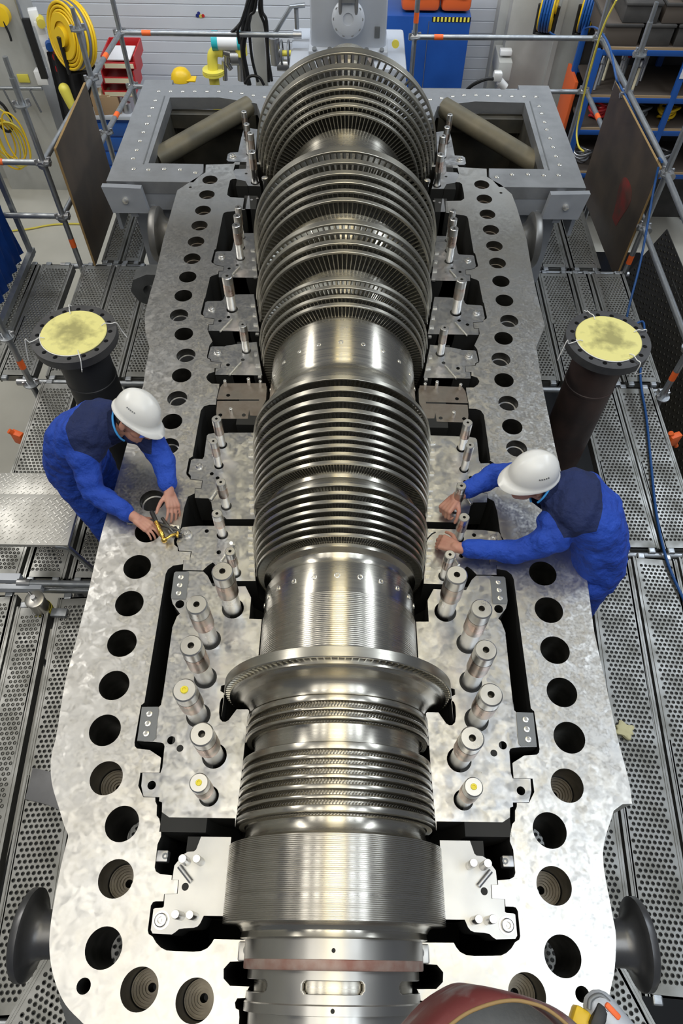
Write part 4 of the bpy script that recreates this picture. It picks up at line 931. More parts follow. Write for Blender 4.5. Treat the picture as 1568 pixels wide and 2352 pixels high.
# ------------------------------------------------------------------ checkered steps
def tread(x0, x1, y0, y1, z, par):
    bm = B(); bbox(bm, ((x0+x1)/2, (y0+y1)/2, z-0.015), (x1-x0, y1-y0, 0.03), 0.004)
    p = 0.042; j = 0; y = y0+0.02
    while y < y1-0.015:
        x = x0+0.02+(p/2 if j % 2 else 0)
        while x < x1-0.02:
            a = PI/4 if (j % 2) else -PI/4
            box(bm, (x, y, z+0.001), (0.026, 0.006, 0.004), a); x += p
        y += p/2; j += 1
    obj('tread', bm, m_checker, par)
stp = thing('step_platform', 'grey checker plate step platform with tube legs at the left edge', 'step platform', (-1.95, 2.3, -1.0))
tread(-2.30, -1.64, 2.08, 2.45, -0.50, stp); tread(-2.30, -1.72, 2.47, 2.72, -0.64, stp)
for x, y, z in ((-1.66, 2.09, -0.52), (-2.26, 2.09, -0.52), (-1.74, 2.70, -0.66), (-2.26, 2.70, -0.66)):
    bm = B(); tube(bm, spline([(x-0.06, y, z), (x, y, z-0.02), (x+0.03*(1 if x > -2 else -1), y, z-0.12), (x+0.12*(1 if x > -2 else -1), y, -0.995)], 5), 0.016, 10); obj('leg', bm, m_galv, stp)
# ------------------------------------------------------------------ small things lying about the deck
t = thing('filter_canister', 'small steel canister with a yellow base ring beside the bright tube', 'canister', (-1.93, 1.90, -1.2))
bm = B(); turned(bm, (-1.93, 1.90, 0), (0, 0, 1), [(-1.2, 0.06), (-1.03, 0.06), (-0.99, 0.055), (-0.90, 0.055), (-0.885, 0.06), (-0.87, 0.06), (-0.865, 0.05)], 28); obj('body', bm, m_sleeve, t)
bm = B(); turned(bm, (-1.93, 1.90, 0), (0, 0, 1), [(-1.04, 0.0605), (-1.04, 0.0625), (-1.0, 0.0625), (-1.0, 0.0605)], 28, False); obj('base_ring', bm, m_lemon, t)
bm = B(); cyl(bm, (-1.93, 1.90, -0.865), (-1.93, 1.90, -0.84), 0.016); cyl(bm, (-1.93, 1.90, -0.85), (-1.965, 1.935, -0.845), 0.008); obj('top_valve', bm, m_steel, t)
bm = B(); bbox(bm, (-1.80, 1.86, -0.985), (0.10, 0.055, 0.03), 0.004); tag(obj('steel_block', bm, m_galv), 'small grey steel block at the deck plank corner by the canister', 'block')
bm = B(); bmesh.ops.create_icosphere(bm, subdivisions=3, radius=0.05); 
for v in bm.verts: v.co *= 1+0.35*math.sin(v.co.x*90+v.co.y*60)*math.cos(v.co.y*110+1); v.co.z *= 0.35; v.co += Vector((1.685, 1.16, -0.983))
tag(obj('rag', bm, m_rag, None, 60), 'crumpled cream rag on the right deck by the casing edge', 'rag')
hp = spline([(2.53, 5.42, 0.0), (2.53, 5.34, -0.15), (2.50, 5.0, -0.55), (2.42, 4.6, -0.93), at(1478, 742, -0.98), at(1470, 860, -0.982), at(1484, 960, -0.982), at(1494, 1060, -0.982), at(1507, 1180, -0.982), at(1532, 1290, -0.982), at(1580, 1400, -0.982)], 8)
bm = B(); tube(bm, hp, 0.0095, 10); tag(obj('air_hose', bm, m_bluehose, None, 60), 'blue air hose hanging by the right board and lying along the deck', 'hose')
for (px, py, s, lab) in ((44, 1005, -1, 'orange clamp bracket below the deck edge left of the left worker'), (1545, 1010, 1, 'orange clamp bracket below the right deck edge')):
    P = at(px, py, -1.15); t = thing('clamp_bracket', lab, 'bracket', tuple(P))
    bm = B(); bbox(bm, P, (0.10, 0.05, 0.12), 0.006, 0.4*s); obj('body', bm, m_orange, t)
    bm = B(); cyl(bm, P+Vector((0.07, 0.02, -0.10)), P+Vector((-0.05, 0.0, 0.08)), 0.02); obj('screw', bm, m_orange, t)
# blue tarpaulin on a frame at the left edge
t = thing('tarpaulin_rack', 'blue tarpaulin hung on a grey frame at the left photo edge', 'tarpaulin', (-3.2, 5.0, -1.0))
bm = B(); n = 24
for k in range(n):
    for zi in range(6): pass
g = [[bm.verts.new((-2.98+0.022*math.sin(k*1.7+zi*0.6)-0.04*(zi == 0), 4.55+0.9*k/n, -0.10-0.82*zi/6)) for zi in range(7)] for k in range(n+1)]
for k in range(n):
    for zi in range(6): bm.faces.new((g[k][zi], g[k+1][zi], g[k+1][zi+1], g[k][zi+1]))
bmesh.ops.solidify(bm, geom=bm.faces[:], thickness=0.006)
obj('tarpaulin', bm, m_blue, t, 60)
bm = B(); 
for y in (4.5, 5.5): box(bm, (-2.93, y, -0.525), (0.04, 0.04, 0.93))
box(bm, (-2.93, 5.0, -0.09), (0.04, 1.04, 0.04)); box(bm, (-2.93, 5.0, -0.955), (0.05, 1.1, 0.05)); obj('frame', bm, m_galv, t)
# dark gratings stored upright on the right, outside the scaffold
for i, (x, y, lab) in enumerate(((2.90, 4.5, 'dark raised-hole grating sheet leaning outside the right scaffold, nearer one'), (3.05, 5.3, 'dark raised-hole grating sheet leaning outside the right scaffold, farther one'))):
    t = thing('grating_sheet', lab, 'grating sheet', (x, y, -2.6), 'dark grating sheets'); bm = B()
    box(bm, (0, 0, 0), (1.3, 2.0, 0.012))
    for a in range(22):
        for b_ in range(34):
            turned(bm, (-0.6+a*0.057+(0.028 if b_ % 2 else 0), -0.94+b_*0.057, 0.006), (0, 0, 1), [(0, 0.014), (0.006, 0.008)], 6, False)
    for v in bm.verts: v.co = Matrix.Translation((x, y, -1.75)) @ Matrix.Rotation(-1.20, 4, 'Y') @ v.co
    obj('sheet', bm, m_crated if i else m_crated, t)
# ------------------------------------------------------------------ people
def capsule(bm, p0, p1, r0, r1, seg=14):
    p0 = Vector(p0); p1 = Vector(p1); d = p1-p0; L_ = max(d.length, 1e-5); d.normalize(); u, v = frame_of(d)
    c, r = [], []
    for k in range(4):
        a = PI/2*(1-k/4); c.append(p0-d*r0*math.sin(a)); r.append(max(1e-4, r0*math.cos(a)))
    c.append(p0); r.append(r0); c.append(p1); r.append(r1)
    for k in range(1, 5):
        a = PI/2*k/4; c.append(p1+d*r1*math.sin(a)); r.append(max(1e-4, r1*math.cos(a)))
    rings(bm, c, r, seg, True, [(u, v)]*len(c))
def ellip(bm, c, ax, rad, seg=20):
    v = bmesh.ops.create_uvsphere(bm, u_segments=seg, v_segments=seg//2+2, radius=1.0)['verts']
    Mx = Matrix((ax[0]*rad[0], ax[1]*rad[1], ax[2]*rad[2])).transposed().to_4x4(); Mx.translation = Vector(c)
    bmesh.ops.transform(bm, matrix=Mx, verts=v)
def loft(bm, secs, seg=24):
    """closed torso-like loft: (centre, side axis, half side, half depth)"""
    n = len(secs); R = []
    for i, (c, l, a, b) in enumerate(secs):
        c = Vector(c); l = Vector(l).normalized()
        d = (Vector(secs[min(n-1, i+1)][0])-Vector(secs[max(0, i-1)][0])).normalized()
        l = (l-d*l.dot(d)).normalized(); f = d.cross(l)
        R.append([bm.verts.new(c+l*a*math.copysign(abs(math.cos(t))**0.85, math.cos(t))+f*b*math.copysign(abs(math.sin(t))**0.85, math.sin(t))) for t in [2*PI*k/seg for k in range(seg)]])
    for i in range(n-1):
        for k in range(seg): bm.faces.new((R[i][k], R[i][(k+1) % seg], R[i+1][(k+1) % seg], R[i+1][k]))
    bm.faces.new(R[0][::-1]); bm.faces.new(R[-1])
def fuse(bm, voxel, smooth=4, wr=0.0, seed=0):
    """one continuous skin over the overlapping volumes"""
    bmesh.ops.recalc_face_normals(bm, faces=bm.faces)
    me = bpy.data.meshes.new('t'); bm.to_mesh(me); bm.free(); o = bpy.data.objects.new('t', me); C.objects.link(o)
    r = o.modifiers.new('r', 'REMESH'); r.mode = 'VOXEL'; r.voxel_size = voxel
    s = o.modifiers.new('s', 'SMOOTH'); s.iterations = smooth; s.factor = 0.5
    if wr:
        tx = bpy.data.textures.new('w%d' % seed, 'CLOUDS'); tx.noise_scale = 0.075; tx.noise_depth = 1
        dm = o.modifiers.new('d', 'DISPLACE'); dm.texture = tx; dm.strength = wr; dm.mid_level = 0.5; dm.texture_coords = 'GLOBAL'
        s2 = o.modifiers.new('s2', 'SMOOTH'); s2.iterations = 1
    dg = bpy.context.evaluated_depsgraph_get(); m2 = bpy.data.meshes.new_from_object(o.evaluated_get(dg))
    bpy.data.objects.remove(o); bpy.data.meshes.remove(me); return m2
def basis3(f, u):
    f = Vector(f).normalized(); u = Vector(u); u = (u-f*u.dot(f)).normalized(); return f, u, u.cross(f)   # forward, up, left
def hand(bm, wrist, d, n, thumb, curl=(0.4, 0.5, 0.4), tcurl=0.4, spread=0.12, s=1.0):
    """palm, four fingers of unequal length bent at three joints, thumb from the side of the palm"""
    d = Vector(d).normalized(); n = Vector(n); n = (n-d*n.dot(d)).normalized(); t = d.cross(n).normalized()
    if t.dot(Vector(thumb)) < 0: t = -t
    w_ = Vector(wrist)
    capsule(bm, w_-d*0.02, w_+d*0.012, 0.026*s, 0.026*s)
    for q in (-0.030, -0.010, 0.010, 0.030):      # palm as four metacarpal ridges
        capsule(bm, w_+d*0.012+t*q*0.6*s, w_+d*0.085*s+t*q*s+n*0.003, 0.017*s, 0.0135*s, 10)
    for q, L_, r in ((0.031, 0.072, 0.0088), (0.0105, 0.081, 0.0092), (-0.0105, 0.076, 0.0088), (-0.030, 0.060, 0.0078)):
        p = w_+d*0.088*s+t*q*s+n*0.002; a = 0.0; dr = (d+t*(q/0.03)*spread).normalized()
        for k, f in enumerate((0.46, 0.30, 0.24)):
            a += curl[k]*(1+0.15*(q < 0)); v = dr*math.cos(a)-n*math.sin(a); e = p+v*L_*f*s
            capsule(bm, p, e, r*s*(1-0.07*k), r*s*(1-0.07*(k+1)), 10); p = e
    p = w_+d*0.022*s+t*0.028*s-n*0.006; v = (d*0.75+t*0.75-n*0.25).normalized()
    for k, f in enumerate((0.042, 0.034, 0.026)):
        e = p+v*f*s; capsule(bm, p, e, (0.0125-0.0012*k)*s, (0.0115-0.0014*k)*s, 10); p = e
        v = (v*math.cos(tcurl)+(d*0.8-t*0.45-n*0.5).normalized()*math.sin(tcurl)).normalized()
def head(bm, c, F, U, Lf):
    def q(f, u, l): return Vector(c)+F*f+U*u+Lf*l
    ax = (Lf, F, U)
    ellip(bm, q(-0.005, 0.02, 0), ax, (0.076, 0.098, 0.098)); ellip(bm, q(0.030, -0.055, 0), ax, (0.057, 0.064, 0.062))
    ellip(bm, q(0.058, -0.095, 0), ax, (0.028, 0.028, 0.020)); ellip(bm, q(0.048, -0.035, 0.032), ax, (0.03, 0.034, 0.024)); ellip(bm, q(0.048, -0.035, -0.032), ax, (0.03, 0.034, 0.024))
    capsule(bm, q(0.086, 0.012, 0), q(0.112, -0.032, 0), 0.010, 0.0145); ellip(bm, q(0.098, -0.038, 0), ax, (0.019, 0.013, 0.010))
    ellip(bm, q(0.082, 0.024, 0), ax, (0.052, 0.016, 0.011))
    for e, r in ((-0.064, 0.010), (-0.076, 0.0095)): capsule(bm, q(0.083, e, 0.020), q(0.083, e, -0.020), r*0.7, r*0.7); 
    for s in (1, -1):
        ellip(bm, q(-0.012, -0.012, s*0.080), ax, (0.010, 0.019, 0.033)); ellip(bm, q(-0.006, -0.034, s*0.077), ax, (0.008, 0.010, 0.012))
        ellip(bm, q(0.079, 0.002, s*0.031), ax, (0.013, 0.011, 0.010))
def helmet(par, c, F, U, Lf, holes_side):
    def q(f, u, l): return Vector(c)+F*f+U*u+Lf*l
    K = 0.88; q0 = q
    def q(f, u, l): return q0(f*K, u*K, l*K)
    bm = B(); nu, nv = 48, 14; grid = []
    for i in range(nv+1):
        a = PI/2*i/nv; row = []
        for k in range(nu):
            t = 2*PI*k/nu; cf, sl = math.cos(t), math.sin(t); sq = (abs(math.cos(a))**0.86); h = math.sin(a)**0.95
            ridge = 0.006*math.exp(-(sl*sq*0.115/0.022)**2)*(h > 0.3)
            row.append(q(0.142*cf*sq, 0.005+0.142*h+ridge, 0.115*sl*sq))
        grid.append(row)
    V = [[bm.verts.new(p) for p in row] for row in grid[:-1]]; top = bm.verts.new(q(0, 0.153, 0))
    for i in range(nv-1):
        for k in range(nu): bm.faces.new((V[i][k], V[i][(k+1) % nu], V[i+1][(k+1) % nu], V[i+1][k]))
    for k in range(nu): bm.faces.new((V[-1][k], V[-1][(k+1) % nu], top))
    # rim and peak
    prev = V[0]
    for st, up in ((0.45, -0.006), (1.0, -0.014), (1.0, -0.020), (0.0, -0.012)):
        row = []
        for k in range(nu):
            t = 2*PI*k/nu; cf, sl = math.cos(t), math.sin(t); pk = 0.012+0.045*max(0.0, cf)**2.2
            row.append(bm.verts.new(q((0.142+pk*st)*cf, 0.005+up-0.018*max(0, cf)**2*st, (0.115+pk*0.7*st)*sl)))
        for k in range(nu): bm.faces.new((prev[k], prev[(k+1) % nu], row[(k+1) % nu], row[k]))
        prev = row
    ho = obj('helmet', bm, m_helmet, par, 60)
    for k in (-2, -1, 0, 1, 2):
        s = holes_side; t = PI/2*s*(1.0)+k*0.10
        P = q(0.142*math.cos(t)*0.90, 0.005+0.142*0.52, 0.115*math.sin(t)*0.90); nrm = (Lf*s*0.9+U*0.5).normalized()
        bm = B(); turned(bm, P-nrm*0.004, nrm, [(0, 0.0034), (0.0062, 0.0034), (0.0062, 0.001)], 10); obj('vent_hole', bm, m_key, ho)
def person(name, label, D):
    P = lambda k: Vector(D[k])
    t = thing(name, label, 'person', (D['hipC'][0], D['hipC'][1], -1.0))
    F, U, Lf = basis3(D['F'], D['U']); hc = P('head'); sx = (P('shL')-P('shR')).normalized(); hx = (P('hipL')-P('hipR')).normalized()
    nk = P('neck'); hip = P('hipC'); bow = P('back')
    def spine(k): # quadratic through the bent back
        return hip*(1-k)**2+bow*2*k*(1-k)+nk*k*k
    def ax(k): return (hx*(1-k)+sx*k).normalized()
    # one continuous body: head, neck, trunk, arms, hands, legs
    bm = B(); head(bm, hc, F, U, Lf); capsule(bm, nk, hc-U*0.05-F*0.015, 0.058, 0.056)
    loft(bm, [(spine(k), ax(k), a*0.74, b*0.72) for k, a, b in ((-0.05, .13, .10), (0.0, .165, .12), (0.2, .165, .12), (0.5, .165, .115), (0.75, .175, .11), (0.92, .14, .085), (1.0, .07, .06))])
    for s in ('L', 'R'):
        capsule(bm, P('sh'+s), P('el'+s), 0.044, 0.040); capsule(bm, P('el'+s), P('wr'+s), 0.044, 0.028)
        hd = D['hand'+s]; hand(bm, D['wr'+s], *hd[:3], **hd[3])
        capsule(bm, P('hip'+s), P('kn'+s), 0.085, 0.058); capsule(bm, P('kn'+s), P('an'+s), 0.058, 0.038); capsule(bm, P('an'+s), P('toe'+s)+Vector((0, 0, 0.02)), 0.035, 0.03)
    obm('body', fuse(bm, 0.0042, 4), m_skin, t, 80)
    # jacket in two cloths
    bm = B()
    loft(bm, [(spine(k), ax(k), a, b) for k, a, b in ((-0.10, .172, .135), (0.02, .182, .142), (0.2, .180, .140), (0.5, .188, .140), (0.72, .196, .130), (0.88, .170, .108), (0.98, .110, .085), (1.04, .076, .072))])
    for s in ('L', 'R'):
        S_, E_, W_ = P('sh'+s), P('el'+s), P('wr'+s); cuff = E_+(W_-E_)*D.get('cuff'+s, 0.75)
        capsule(bm, S_-(S_-nk)*0.30, S_, 0.080, 0.080); capsule(bm, S_, E_, 0.080, 0.062); capsule(bm, E_, cuff, 0.061, 0.050)
        for f in (0.3, 0.75): ellip(bm, S_+(E_-S_)*f, (Vector((1, 0, 0)), Vector((0, 1, 0)), Vector((0, 0, 1))), (0.070, 0.070, 0.062), 12)
    me = fuse(bm, 0.010, 3, 0.026, D['seed'])
    yoke = bmesh.new(); yoke.from_mesh(me); yd = D['yoke']
    nrm = [(Vector(a), Vector(b).normalized()) for a, b in yd]
    def inyoke(c): return all((c-a).dot(n_) > 0 for a, n_ in nrm)
    for a, n_ in nrm:
        bmesh.ops.bisect_plane(yoke, geom=yoke.verts[:]+yoke.edges[:]+yoke.faces[:], plane_co=a, plane_no=n_, dist=0.0005)
    main = yoke.copy()
    bmesh.ops.delete(main, geom=[f for f in main.faces if inyoke(f.calc_center_median())], context='FACES')
    bmesh.ops.delete(yoke, geom=[f for f in yoke.faces if not inyoke(f.calc_center_median())], context='FACES')
    jk = obj('jacket', main, m_cloth, t, 80)
    obj('shoulder_yoke', yoke, m_navy, jk, 80); bpy.data.meshes.remove(me)
    # stand-up collar with its light blue edge
    up = (hc-nk).normalized(); cpts = []; bm = B(); lo = []; hi = []
    cf = (F-up*F.dot(up)).normalized(); cl = up.cross(cf)
    for k in range(25):
        a = 0.45+(2*PI-0.9)*k/24; dirv = cf*math.cos(a)+cl*math.sin(a)
        lo.append(nk-up*0.03+dirv*0.092); hi.append(nk+up*(0.052-0.012*math.cos(a))+dirv*0.090)
    VL = [bm.verts.new(p) for p in lo]; VH = [bm.verts.new(p) for p in hi]
    for k in range(24): bm.faces.new((VL[k], VL[k+1], VH[k+1], VH[k]))
    bmesh.ops.solidify(bm, geom=bm.faces[:], thickness=0.006); cb = obj('collar', bm, m_navy, jk, 60)
    bm = B(); tube(bm, hi, 0.0055, 8); obj('collar_edge', bm, m_trim, jk, 60)
    # trousers and boots
    bm = B(); loft(bm, [(hip+Vector((0, 0, 0.10)), hx, .165, .13), (hip, hx, .180, .140), (hip-Vector((0, 0, 0.10)), hx, .165, .13)])
    for s in ('L', 'R'):
        capsule(bm, P('hip'+s), P('kn'+s), 0.105, 0.080); capsule(bm, P('kn'+s), P('an'+s)+Vector((0, 0, 0.02)), 0.080, 0.070)
    obm('trousers', fuse(bm, 0.011, 3, 0.02, D['seed']+50), m_cloth, t, 80)
    for s in ('L', 'R'):
        bm = B(); a = P('an'+s); b_ = P('toe'+s); capsule(bm, a+Vector((0, 0, 0.04)), a-Vector((0, 0, 0.02)), 0.05, 0.048); capsule(bm, a-Vector((0, 0, 0.025)), b_+Vector((0, 0, 0.006)), 0.045, 0.040)
        obm('boot', fuse(bm, 0.009, 3), m_boot, t, 80)
    helmet(t, hc+U*0.045, F, U, Lf, D['vents'])
    # hair showing below the helmet, at the sides and back
    bm = B(); ellip(bm, hc+F*-0.006+U*0.012, (Lf, F, U), (0.0805, 0.1035, 0.100), 40)
    def keep(c):
        d = c-hc; f = d.dot(F); u = d.dot(U); side = abs(d.dot(Lf))
        return u > -0.058+0.55*max(0, f+0.01) and f < 0.012 and u < 0.075 and not (abs(f+0.012) < 0.020 and abs(u+0.012) < 0.026 and side > 0.05)
    bmesh.ops.delete(bm, geom=[f_ for f_ in bm.faces if not keep(f_.calc_center_median())], context='FACES')
    obj('hair', bm, m_hair, t, 60)
    if D.get('glasses'):
        bm = B()
        q = lambda f, u, l: hc+F*f+U*u+Lf*l
        for s in (1, -1): tube(bm, [q(0.088, 0.012, s*0.060), q(0.05, 0.012, s*0.082), q(-0.015, 0.010, s*0.088)], 0.0025, 6)
        go = obj('safety_glasses', bm, m_key, t)
        for s in (1, -1):
            bm = B(); g = [[bm.verts.new(q(0.108-0.020*(k/6)**2, 0.014-0.034*j/3, s*(0.008+0.058*k/6))) for j in range(4)] for k in range(7)]
            for k in range(6):
                for j in range(3): bm.faces.new((g[k][j], g[k+1][j], g[k+1][j+1], g[k][j+1]))
            obj('lens', bm, m_glass, go, 60)
    return t
A_ = lambda px, py, z: tuple(at(px, py, z))
LW = dict(seed=1, hipC=(-1.51, 2.36, -0.06), hipL=(-1.46, 2.46, -0.10), hipR=(-1.53, 2.28, -0.10), back=(-1.44, 2.36, 0.33), neck=A_(264, 981, 0.31), head=A_(308, 964, 0.36),
    shL=(-1.045, 2.34, 0.26), shR=(-1.345, 2.185, 0.245), elR=A_(214, 1130, 0.10), wrR=A_(312, 1190, 0.055), elL=A_(372, 1052, 0.16), wrL=A_(388, 1130, 0.085), cuffR=0.76, cuffL=0.74,
    knL=(-1.42, 2.46, -0.52), anL=(-1.49, 2.48, -0.93), toeL=(-1.34, 2.44, -0.955), knR=(-1.42, 2.20, -0.52), anR=(-1.50, 2.24, -0.93), toeR=(-1.35, 2.19, -0.955),
    F=(0.69, -0.417, -0.30), U=(0.47, 0.21, 0.86), vents=-1, glasses=True,
    handR=(Vector(A_(366, 1228, 0.02))-Vector(A_(312, 1190, 0.055)), (0.15, 0.25, 1.0), (0.2, 1.0, 0), dict(curl=(0.25, 0.35, 0.3), tcurl=0.35, s=0.98)),
    handL=(Vector(A_(408, 1205, 0.02))-Vector(A_(388, 1130, 0.085)), (0.55, 0.25, 1.0), (-1.0, 0.0, 0), dict(curl=(0.25, 0.30, 0.25), tcurl=0.25, spread=0.2, s=0.98)),
    yoke=[((-1.34, 2.25, 0.30), (0.93, -0.12, 0.36)), ((-1.19, 2.25, 0.20), (-0.05, 0.25, 1.0)), ((-1.30, 2.165, 0.22), (0.25, 0.95, 0.22)), ((-1.02, 2.30, 0.2), (-1.0, -0.2, 0.3))])
person('person', 'person in blue worksuit, white helmet and safety glasses bending over the left flange', LW)
RW = dict(seed=2, hipC=(1.34, 1.78, -0.06), hipL=(1.31, 1.68, -0.10), hipR=(1.35, 1.89, -0.10), back=(1.31, 1.85, 0.36), neck=A_(1262, 1132, 0.31), head=A_(1220, 1102, 0.36),
    shL=(1.045, 1.745, 0.225), shR=(1.005, 2.10, 0.235), elL=A_(1190, 1268, 0.10), wrL=A_(1050, 1258, 0.085), elR=A_(1135, 1090, 0.15), wrR=A_(1048, 1142, 0.105), cuffL=0.80, cuffR=0.72,
    knL=(1.38, 1.72, -0.52), anL=(1.45, 1.74, -0.93), toeL=(1.30, 1.74, -0.955), knR=(1.37, 1.95, -0.52), anR=(1.45, 1.97, -0.93), toeR=(1.30, 1.99, -0.955),
    F=(-0.92, -0.27, -0.03), U=(0.06, 0.06, 0.99), vents=1, glasses=False,
    handL=(Vector(A_(984, 1234, 0.05))-Vector(A_(1050, 1258, 0.085)), (0.1, -0.35, 1.0), (0, 1.0, 0), dict(curl=(0.55, 0.75, 0.5), tcurl=0.5, spread=0.03, s=1.0)),
    handR=(Vector(A_(1000, 1196, 0.05))-Vector(A_(1048, 1142, 0.105)), (-0.30, 0.15, 1.0), (0.5, -1.0, -0.1), dict(curl=(0.95, 1.0, 0.7), tcurl=0.6, spread=0.02, s=1.05)),
    yoke=[((1.20, 1.88, 0.30), (-0.93, 0.10, 0.36)), ((1.10, 1.90, 0.20), (0.05, -0.1, 1.0)), ((1.06, 1.72, 0.22), (-0.15, 0.95, 0.30)), ((0.95, 2.10, 0.2), (0.9, -0.5, 0.3)), ((1.03, 1.76, 0.2), (0.9, 0.42, 0.0))])
person('person', 'person in blue worksuit and white helmet reaching from the right flange to the rotor', RW)
# chest pocket edge tag is left out; things held or used by the two
t = thing('brass_clamp', 'small brass clamp with a dark grip held in the left worker\'s fingers', 'clamp', A_(372, 1215, 0.03))
a = at(352, 1184, 0.062); b = at(377, 1240, 0.030)
bm = B(); d = (b-a).normalized(); turned(bm, a+d*0.035, d, [(0, 0.010), (0.05, 0.011), (0.055, 0.013), (0.09, 0.013), (0.095, 0.010), ((b-a).length-0.04, 0.012)], 20); bmesh.ops.create_uvsphere(bm, u_segments=16, v_segments=10, radius=0.016, matrix=Matrix.Translation(b)); obj('brass_body', bm, m_brass, t)
bm = B(); capsule(bm, a-d*0.02, a+d*0.03, 0.012, 0.012); obj('grip', bm, m_black, t)
bm = B(); c = at(408, 1226, 0.022); tube(bm, [b, (b+c)/2+Vector((0, 0, 0.012)), c], 0.0075, 10); capsule(bm, c-Vector((0, 0.015, 0)), c+Vector((0, 0.015, 0)), 0.008, 0.008); obj('jaw', bm, m_brass, t)
t = thing('slip_pliers', 'dark oiled gripping tool under the left worker\'s hands', 'pliers', A_(395, 1215, 0.02))
bm = B(); tube(bm, spline([at(345, 1195, 0.03), at(372, 1205, 0.035), at(395, 1213, 0.03), at(415, 1222, 0.02)], 5), 0.010, 10); tube(bm, spline([at(372, 1190, 0.04), at(385, 1207, 0.035), at(400, 1225, 0.02), at(418, 1230, 0.016)], 5), 0.009, 10); bbox(bm, at(398, 1220, 0.016), (0.05, 0.04, 0.025), 0.006, 0.5); obj('jaws', bm, m_plier, t)
bm = B(); a = at(292, 1196, 0.006); b = at(412, 1212, 0.006); m_ = (a+b)/2; dd = b-a
bbox(bm, m_, (dd.length, 0.03, 0.006), 0.002, math.atan2(dd.y, dd.x)); tag(obj('steel_rule', bm, m_stud), 'flat steel bar lying on the flange under the left worker\'s hands', 'steel bar')
bm = B(); tube(bm, spline([at(1000, 1222, 0.075), at(990, 1228, 0.06), at(980, 1240, 0.04), at(974, 1254, 0.02)], 5), 0.0035, 8); tag(obj('feeler_wire', bm, m_black), 'thin black wire held between the right worker\'s hands at the rotor', 'wire')
# ------------------------------------------------------------------ background: drive pedestal behind the exhaust
t = thing('bearing_pedestal', 'light grey bearing pedestal with a round flanged actuator, behind the rotor', 'machine pedestal', (0, 7.6, -3.0))
bm = B(); v0 = [(-0.66, 7.0), (0.68, 7.0), (0.62, 8.1), (-0.60, 8.1)]
lo = [bm.verts.new((x*1.1, y, -3.0)) for x, y in v0]; hi = [bm.verts.new((x*0.93, y, -0.35)) for x, y in v0]
for i in range(4): bm.faces.new((lo[i], lo[(i+1) % 4], hi[(i+1) % 4], hi[i]))
bm.faces.new(hi); bmesh.ops.bevel(bm, geom=[e for e in bm.edges], offset=0.02, segments=2, affect='EDGES'); obj('base', bm, m_greyp, t)
bm = B(); bbox(bm, (0.0, 7.75, -0.24), (1.16, 0.9, 0.24), 0.03); obj('cover', bm, m_greyp, t)
q = aty(800, 60, 7.55)
bm = B(); bbox(bm, (q.x, 7.75, 0.38), (0.74, 0.42, 0.98), 0.05); bbox(bm, (q.x, 7.70, -0.07), (0.78, 0.50, 0.07), 0.015); obj('gear_housing', bm, m_greyp, t)
bm = B()
for s in (-1, 1):
    for k in (0.18, 0.33): turned(bm, (q.x+s*k, 7.47, -0.035), (0, -0.3, 1), [(0, 0.022), (0.02, 0.022), (0.02, 0.01)], 12)
obj('foot_bolt', bm, m_key, t)
a = aty(799, 62, 7.40)
bm = B(); turned(bm, a+Vector((0, 0.25, 0)), (0, -1, 0.25), [(0, 0.13), (0.20, 0.13), (0.20, 0.155), (0.24, 0.155), (0.25, 0.14), (0.262, 0.12), (0.262, 0.05), (0.25, 0.05), (0.25, 0.001)], 40); ac = obj('actuator', bm, m_greyp, t)
bm = B(); n_ = Vector((0, -1, 0.25)).normalized(); uu, vv = frame_of(n_); ce = a+Vector((0, 0.25, 0))+n_*0.24
for k in range(10): turned(bm, ce+(uu*math.cos(k*0.628)+vv*math.sin(k*0.628))*0.13, n_, [(0, 0.014), (0.014, 0.014), (0.014, 0.004)], 10)
obj('bolt', bm, m_steel, ac)
bm = B()
for s in (-1, 1): tube(bm, [a+Vector((s*0.075, 0.02, 0.10)), a+Vector((s*0.075, 0.0, 0.40)), a+Vector((s*0.06, 0.05, 0.75))], 0.018, 12)
bbox(bm, a+Vector((0, 0.03, 0.45)), (0.13, 0.12, 0.5), 0.01); obj('linkage', bm, m_steel, ac)
bm = B(); bbox(bm, (q.x+0.28, 7.535, 0.10), (0.05, 0.01, 0.10), 0.004); obj('name_plate', bm, m_key, t)
bm = B(); cyl(bm, (q.x+0.46, 7.5, 0.02), (q.x+0.46, 7.46, 0.03), 0.035); obj('yellow_knob', bm, m_lemon, t)
bm = B(); tube(bm, [aty(626, 85, 7.9), aty(668, 15, 7.9), aty(700, 12, 7.9)], 0.022, 10); tube(bm, [aty(680, 20, 7.9), aty(682, 66, 7.9)], 0.022, 10); tag(obj('handrail', bm, m_galv), 'bent grey handrail left of the bearing pedestal', 'handrail')
# ------------------------------------------------------------------ tall blue cabinet, orange case on it
t = thing('tall_cabinet', 'tall blue steel cabinet against the white wall, right of the pedestal', 'cabinet', (1.03, 9.85, -3.0))
zt = aty(980, 36, 9.62).z
bm = B(); bbox(bm, (0.98, 9.88, (zt-3.0)/2), (1.02, 0.55, zt+3.0), 0.008); obj('body', bm, m_blue, t)
bm = B(); box(bm, (0.98, 9.602, (zt-3)/2), (0.006, 0.006, zt+2.9)); obj('door_gap', bm, m_key, t)
bm = B(); n = 10; x0 = 1.02
for k in range(n): 
    box(bm, (x0+0.046*k+0.023, 9.600, zt-0.03), (0.023, 0.004, 0.05))
tape = obj('tape_stripe', bm, m_lemon, t); bm = B()
box(bm, (x0+0.23, 9.603, zt-0.03), (0.47, 0.004, 0.05)); obj('tape_band', bm, m_black, t)
bm = B(); bbox(bm, (0.87, 9.86, zt+0.15), (0.46, 0.40, 0.26), 0.05); bbox(bm, (1.30, 9.86, zt+0.15), (0.36, 0.40, 0.26), 0.05)
